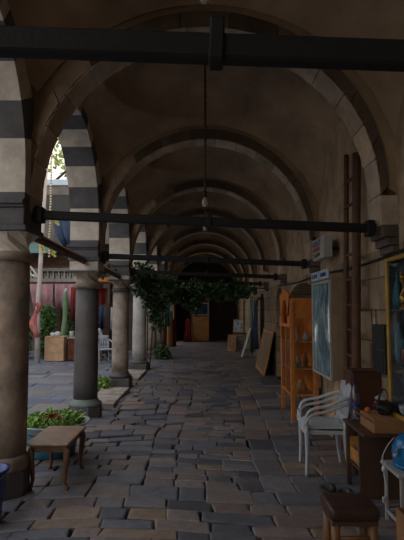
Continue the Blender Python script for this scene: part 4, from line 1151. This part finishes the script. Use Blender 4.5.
# yellow pennants tied to the string
for (x, z) in ((.12, 1.05), (.05, .22), (-.22, .32)):
    b = NB()
    for j in range(3): obox(b, (x+.03*j, .03, z-.07*j), .15, .012, .06, Matrix.Rotation(.7, 3, 'Y'), .003)
    sweep(b, [(x, .03, z+.02), (0, 0, z+.12)], .004, None, 5)
    obj('pennant', b, 'yellow', t)

t = thing('wooden_bin', 'pale board-sided box standing in the courtyard left of the dark column', 'box', (-4.54, 15.4, 0))
b = NB(); box(b, -.29, .29, -.25, .25, .02, .74, .01)
box(b, -.3, .3, -.262, -.25, .27, .285); obj('body', b, 'board', t)
b = NB(); box(b, -.3, .3, -.26, .26, .735, .75); obj('lid', b, 'board', t)
for (x, r, lab) in ((-.1, .07, 'small white bundle on the pale courtyard box, left'), (.05, .09, 'larger white bundle on the pale courtyard box, right')):
    b = NB(); ball(b, (0, 0, r*.8), r, (1.1, 1, .85))
    for v in b.verts: v.co += V((1, 1, .5))*.02*noise.noise(v.co*22)
    solo('white_bundle', b, 'whitecloth', lab, 'bundle', (-4.54+x, 15.3, .752), 0, 'bundles on the courtyard box')
t = thing('dark_table', 'dark courtyard table between the pale box and the dark column', 'table', (-4.0, 15.6, 0))
b = NB(); box(b, -.2, .3, -.3, .3, .68, .72, .006); obj('top', b, 'farband', t)
b = NB(); box(b, -.18, .28, -.26, .26, .02, .68, .01); obj('body', b, 'carpet', t)
for i, x in enumerate((-.1, .12)):
    vase('white_mug', 'signwhite', [(.05, 0), (.06, .01), (.065, .18), (.055, .18), (.05, .02), (0, .02)], (-4.0+x, 15.45, .721), ['white mug on the dark courtyard table, left', 'white mug on the dark courtyard table, right'][i], 'mug')
t = thing('tall_cactus', 'tall pale green cactus rising behind the courtyard box', 'cactus', (-4.5, 15.95, 0))
b = NB(); sweep(b, smoothpts([(-.02, 0, .3), (0, 0, .8), (.05, 0, 1.4), (.03, 0, 1.9), (.06, 0, 2.15)], 5), [.085]*8+[.08]*8+[.07, .065, .06, .045, .02], None, 14)
obj('stalk', b, 'cactus', t)
b = NB(); lathe(b, [(.2, 0), (.26, .4), (.28, .42), (.24, .42), (0, .38)], 16); obj('pot', b, 'carpet', t)
b = NB(); ball(b, (.06, 0, 2.17), .07, (.8, .8, 1.0)); obj('bloom', b, 'whitecloth', t)
drape('hanging_cloth', [(0, 0, 1.9), (0, 0, 1.4), (0, 0, .9)], .22, .26, 'greencloth', 'teal green cloth hanging left of the dark grey column', 'cloth', .03, 2, 'x', 12, (-3.92, 16.3, .1))
drape('hanging_cloth', [(0, 0, 2.3), (0, 0, 1.8), (0, 0, 1.2)], .22, .26, 'redcloth', 'red cloth hanging behind the tall cactus', 'cloth', .03, 2, 'x', 12, (-4.3, 16.45, 0))
rnd = random.Random(41)
for (x, y, w, h, lab) in ((-5.85, 16.0, .38, 1.5, 'green courtyard shrub left of the white pole'), (-5.12, 16.1, .32, 1.75, 'green courtyard shrub right behind the white pole'), (-4.45, 17.3, .4, 1.9, 'dark green shrub behind the pale courtyard box'), (-6.7, 16.2, .45, 1.7, 'leafy shrub at the far left of the courtyard')):
    t = thing('leafy_shrub', lab, 'shrub', (x, y, 0), 0, 'courtyard shrubs')
    b = NB(); sweep(b, [(0, 0, 0), (.03, 0, h*.6)], .03, None, 6); obj('stem', b, 'stem', t)
    b = NB(); leaves(b, [(0, 0, h*.35, w*.8, w*.7, h*.33), (.05, 0, h*.68, w*.9, w*.7, h*.32)], 1500, .12, rnd); obj('foliage', b, 'shrub', t)
# between second and third column: awning, blue cloth, wooden stool, seated person
t = thing('market_awning', 'orange fabric lamp canopy between the dark and pale columns', 'canopy', (-3.15, 14.6, 2.35))
b = NB(); lathe(b, [(.62, 0), (.6, .12), (.4, .32), (.1, .42), (0, .43)], 20, closed=False); o = obj('canopy', b, 'orangecloth', t)
b = NB(); sweep(b, [(0, 0, -2.35), (0, 0, .42)], .025, None, 8); obj('post', b, 'darkwood', t)
drape('hanging_cloth', [(0, 0, 2.2), (0, 0, 2.0), (0, 0, 1.75)], .55, .5, 'redcloth', 'dark red cloth hanging under the orange canopy', 'cloth', .04, 3, 'x', 14, (-3.2, 14.95, 0))
drape('hanging_cloth', [(0, 0, 1.65), (0, 0, 1.3), (0, 0, .95)], .5, .42, 'tarp', 'blue garment hanging above the seated person', 'cloth', .04, 3, 'x', 14, (-3.5, 16.4, 0))
drape('hanging_cloth', [(0, 0, 1.65), (0, 0, 1.3), (0, 0, .9)], .3, .3, 'whitecloth', 'pale cloth hanging left of the third column', 'cloth', .03, 3, 'x', 14, (-2.95, 16.5, 0))
b = NB(); sweep(b, [(-.6, 0, 0), (.8, .1, 0)], .015, None, 6)
for x in (-.6, .8): sweep(b, [(x, .05, 0), (x, .3, -1.67)], .02, None, 6)
solo('clothes_rack', b, 'darkwood', 'dark rack holding the blue garment and pale cloth', 'rack', (-3.4, 16.42, 1.67))
t = thing('wooden_stool', 'pale wooden stool under the seated person in the courtyard', 'stool', (-3.38, 15.55, 0))
b = NB(); box(b, -.19, .19, -.19, .19, .42, .45, .008); obj('seat', b, 'board', t)
for (x, y) in ((-1, -1), (1, -1), (-1, 1), (1, 1)):
    b = NB(); sweep(b, [(x*.14, y*.14, .42), (x*.17, y*.17, 0)], .02, None, 8); obj('leg', b, 'board', t)
b = NB(); box(b, -.15, .15, -.16, -.14, .2, .23); obj('stretcher', b, 'board', t)

# seated person, facing away to the left, skinned skeleton
def person(loc, rz):
    me = bpy.data.meshes.new('person')
    J = [(0, 0, .50), (0, .01, .72), (0, .02, .92), (0, 0.02, 1.0), (0, -.02, 1.07), (0, -.03, 1.17), (0, -.03, 1.26),
         (-.17, .02, .93), (-.23, -.03, .70), (-.17, -.24, .62), (-.13, -.33, .60), (.17, .02, .93), (.23, -.03, .70), (.17, -.24, .62), (.13, -.33, .60),
         (-.10, -.02, .50), (-.13, -.42, .50), (-.13, -.40, .09), (-.14, -.52, .05), (.10, -.02, .50), (.13, -.42, .50), (.13, -.40, .09), (.14, -.52, .05)]
    E = [(0, 1), (1, 2), (2, 3), (3, 4), (4, 5), (5, 6), (2, 7), (7, 8), (8, 9), (9, 10), (2, 11), (11, 12), (12, 13), (13, 14), (0, 15), (15, 16), (16, 17), (17, 18), (0, 19), (19, 20), (20, 21), (21, 22)]
    rad = [.14, .13, .15, .06, .055, .095, .075, .07, .05, .04, .035, .07, .05, .04, .035, .085, .07, .045, .04, .085, .07, .045, .04]
    me.from_pydata([V(j) for j in J], E, [])
    for k in ('whitecloth', 'trousers', 'skin'): me.materials.append(M[k])
    o = bpy.data.objects.new('person', me); COL.objects.link(o)
    sk = o.modifiers.new('skin', 'SKIN'); ly = me.skin_vertices.new() if not me.skin_vertices else me.skin_vertices[0]
    for i, r in enumerate(rad): ly.data[i].radius = (r, r*.9 if i not in (0, 1, 2) else r*.75)
    ly.data[0].use_root = True
    o.modifiers.new('sub', 'SUBSURF').levels = 2; o.modifiers['sub'].render_levels = 2
    dg = bpy.context.evaluated_depsgraph_get(); bpy.context.view_layer.update()
    ev = o.evaluated_get(bpy.context.evaluated_depsgraph_get()); m2 = bpy.data.meshes.new_from_object(ev)
    o.modifiers.clear(); o.data = m2; m2.name = 'person_body'
    m2.materials.clear()
    for k in ('whitecloth', 'trousers', 'skin'): m2.materials.append(M[k])
    for p in m2.polygons:
        c = p.center; p.use_smooth = True
        if c.z > 1.0: p.material_index = 2
        elif c.z < .56 and True: p.material_index = 1
        elif c.y < -.2 and c.z < .72: p.material_index = 2
        else: p.material_index = 0
    o.location = loc; o.rotation_euler = (0, 0, rz)
    tag(o, 'person in a white shirt and dark trousers sitting on a wooden stool in the courtyard', 'person')
    b = NB(); ball(b, (0, -.005, 1.225), .103, (.92, 1.05, .95)); bmesh.ops.delete(b, geom=[v for v in b.verts if v.co.y < -.06 and v.co.z < 1.25 or v.co.z < 1.15], context='VERTS')
    obj('hair', b, 'hair', o)
    b = NB()
    for s in (-1, 1): ball(b, (s*.035, -.118, 1.19), .012, (1, .6, 1), 8, 6)
    obj('eyes', b, 'black', o)
    b = NB(); ball(b, (0, -.128, 1.165), .016, (1, 1.2, 1.3), 8, 6); obj('nose', b, 'skin', o)
    b = NB(); ball(b, (0, -.118, 1.125), .022, (1.2, .5, .35), 8, 6); obj('mouth', b, 'redglass', o)
    for s in (-1, 1):
        b = NB(); ball(b, (s*.098, -.02, 1.185), .026, (.4, .8, 1.2), 8, 6); obj('ear', b, 'skin', o)
    for s in (-1, 1):
        b = NB(); base = V((s*.13, -.34, .6))
        for k in range(4):
            off = (k-1.5)*.02; L = (.065, .078, .075, .058)[k]
            sweep(b, [base+V((off, 0, 0)), base+V((off, -L*.6, .004)), base+V((off, -L, -.018))], [.010, .009, .007], None, 6)
        sweep(b, [base+V((-s*.03, .02, 0)), base+V((-s*.055, -.02, -.004)), base+V((-s*.05, -.045, -.014))], [.012, .010, .008], None, 6)
        obj('fingers', b, 'skin', o)
person((-3.38, 15.57, .0), R(150))

# tree above the courtyard roof
t = thing('courtyard_tree', 'yellow green tree seen above the courtyard roof', 'tree', (-8.8, 23.0, 0))
b = NB(); sweep(b, [(0, 0, 0), (.2, 0, 4), (.6, 0, 8)], [.25, .2, .12], None, 8)
for e in ((2.2, -.3, 10.3), (-1.5, .2, 9.5), (2.6, .5, 8.6)): sweep(b, smoothpts([(.4, 0, 6), (e[0]*.5, e[1], e[2]-1.2), e], 4), .06, None, 6)
obj('trunk', b, 'stem', t)
b = NB(); rnd = random.Random(51)
leaves(b, [(1.6, 0, 9.9, 1.5, 1.2, .8), (-.8, 0, 9.6, 1.4, 1.2, 1.0), (2.4, .3, 8.5, 1.0, .9, .7), (1.2, 0, 11.2, 1.8, 1.2, .9)], 1500, .26, rnd); obj('foliage', b, 'treeleaf', t)

# the ranges of building that close the courtyard
t = thing('far_range', 'long masonry range closing the left side of the courtyard', 'building', (-15.0, 8.0, 0))
b = NB(); box(b, -2, 0, -14, 14, 0, 6.4); obj('wall', b, 'farwall', t)
b = NB(); box(b, -2, .3, -14, 14, 6.4, 6.6); obj('roof_edge', b, 'roofedge', t)

# ------------------------------------------------------------------ light: the overcast sky only
w = bpy.data.worlds.new('sky'); S.world = w; w.use_nodes = True
n = w.node_tree.nodes; l = w.node_tree.links; bg = n['Background']
tc = n.new('ShaderNodeTexCoord'); sp = n.new('ShaderNodeSeparateXYZ'); l.new(tc.outputs['Generated'], sp.inputs[0])
ra = n.new('ShaderNodeValToRGB'); e = ra.color_ramp.elements
e[0].position = 0.0; e[0].color = (1.0, 0.95, 0.84, 1); e[1].position = .9; e[1].color = (0.86, 0.90, 1.0, 1)
l.new(sp.outputs['Z'], ra.inputs['Fac']); l.new(ra.outputs['Color'], bg.inputs['Color'])
bg.inputs['Strength'].default_value = 1.0

# ------------------------------------------------------------------ camera
cam = bpy.data.cameras.new('camera'); co = bpy.data.objects.new('camera', cam); COL.objects.link(co)
cam.sensor_fit = 'AUTO'; cam.sensor_width = 36; cam.lens = 36*500/540; cam.clip_start = .05; cam.clip_end = 200
co.location = (0, 0, 1.55); co.rotation_euler = (R(90+4.574), 0, R(.34))
S.camera = co
S.view_settings.view_transform = 'Standard'; S.view_settings.look = 'None'; S.view_settings.gamma = 1; S.view_settings.use_curve_mapping = False
S.view_settings.exposure = 0.5
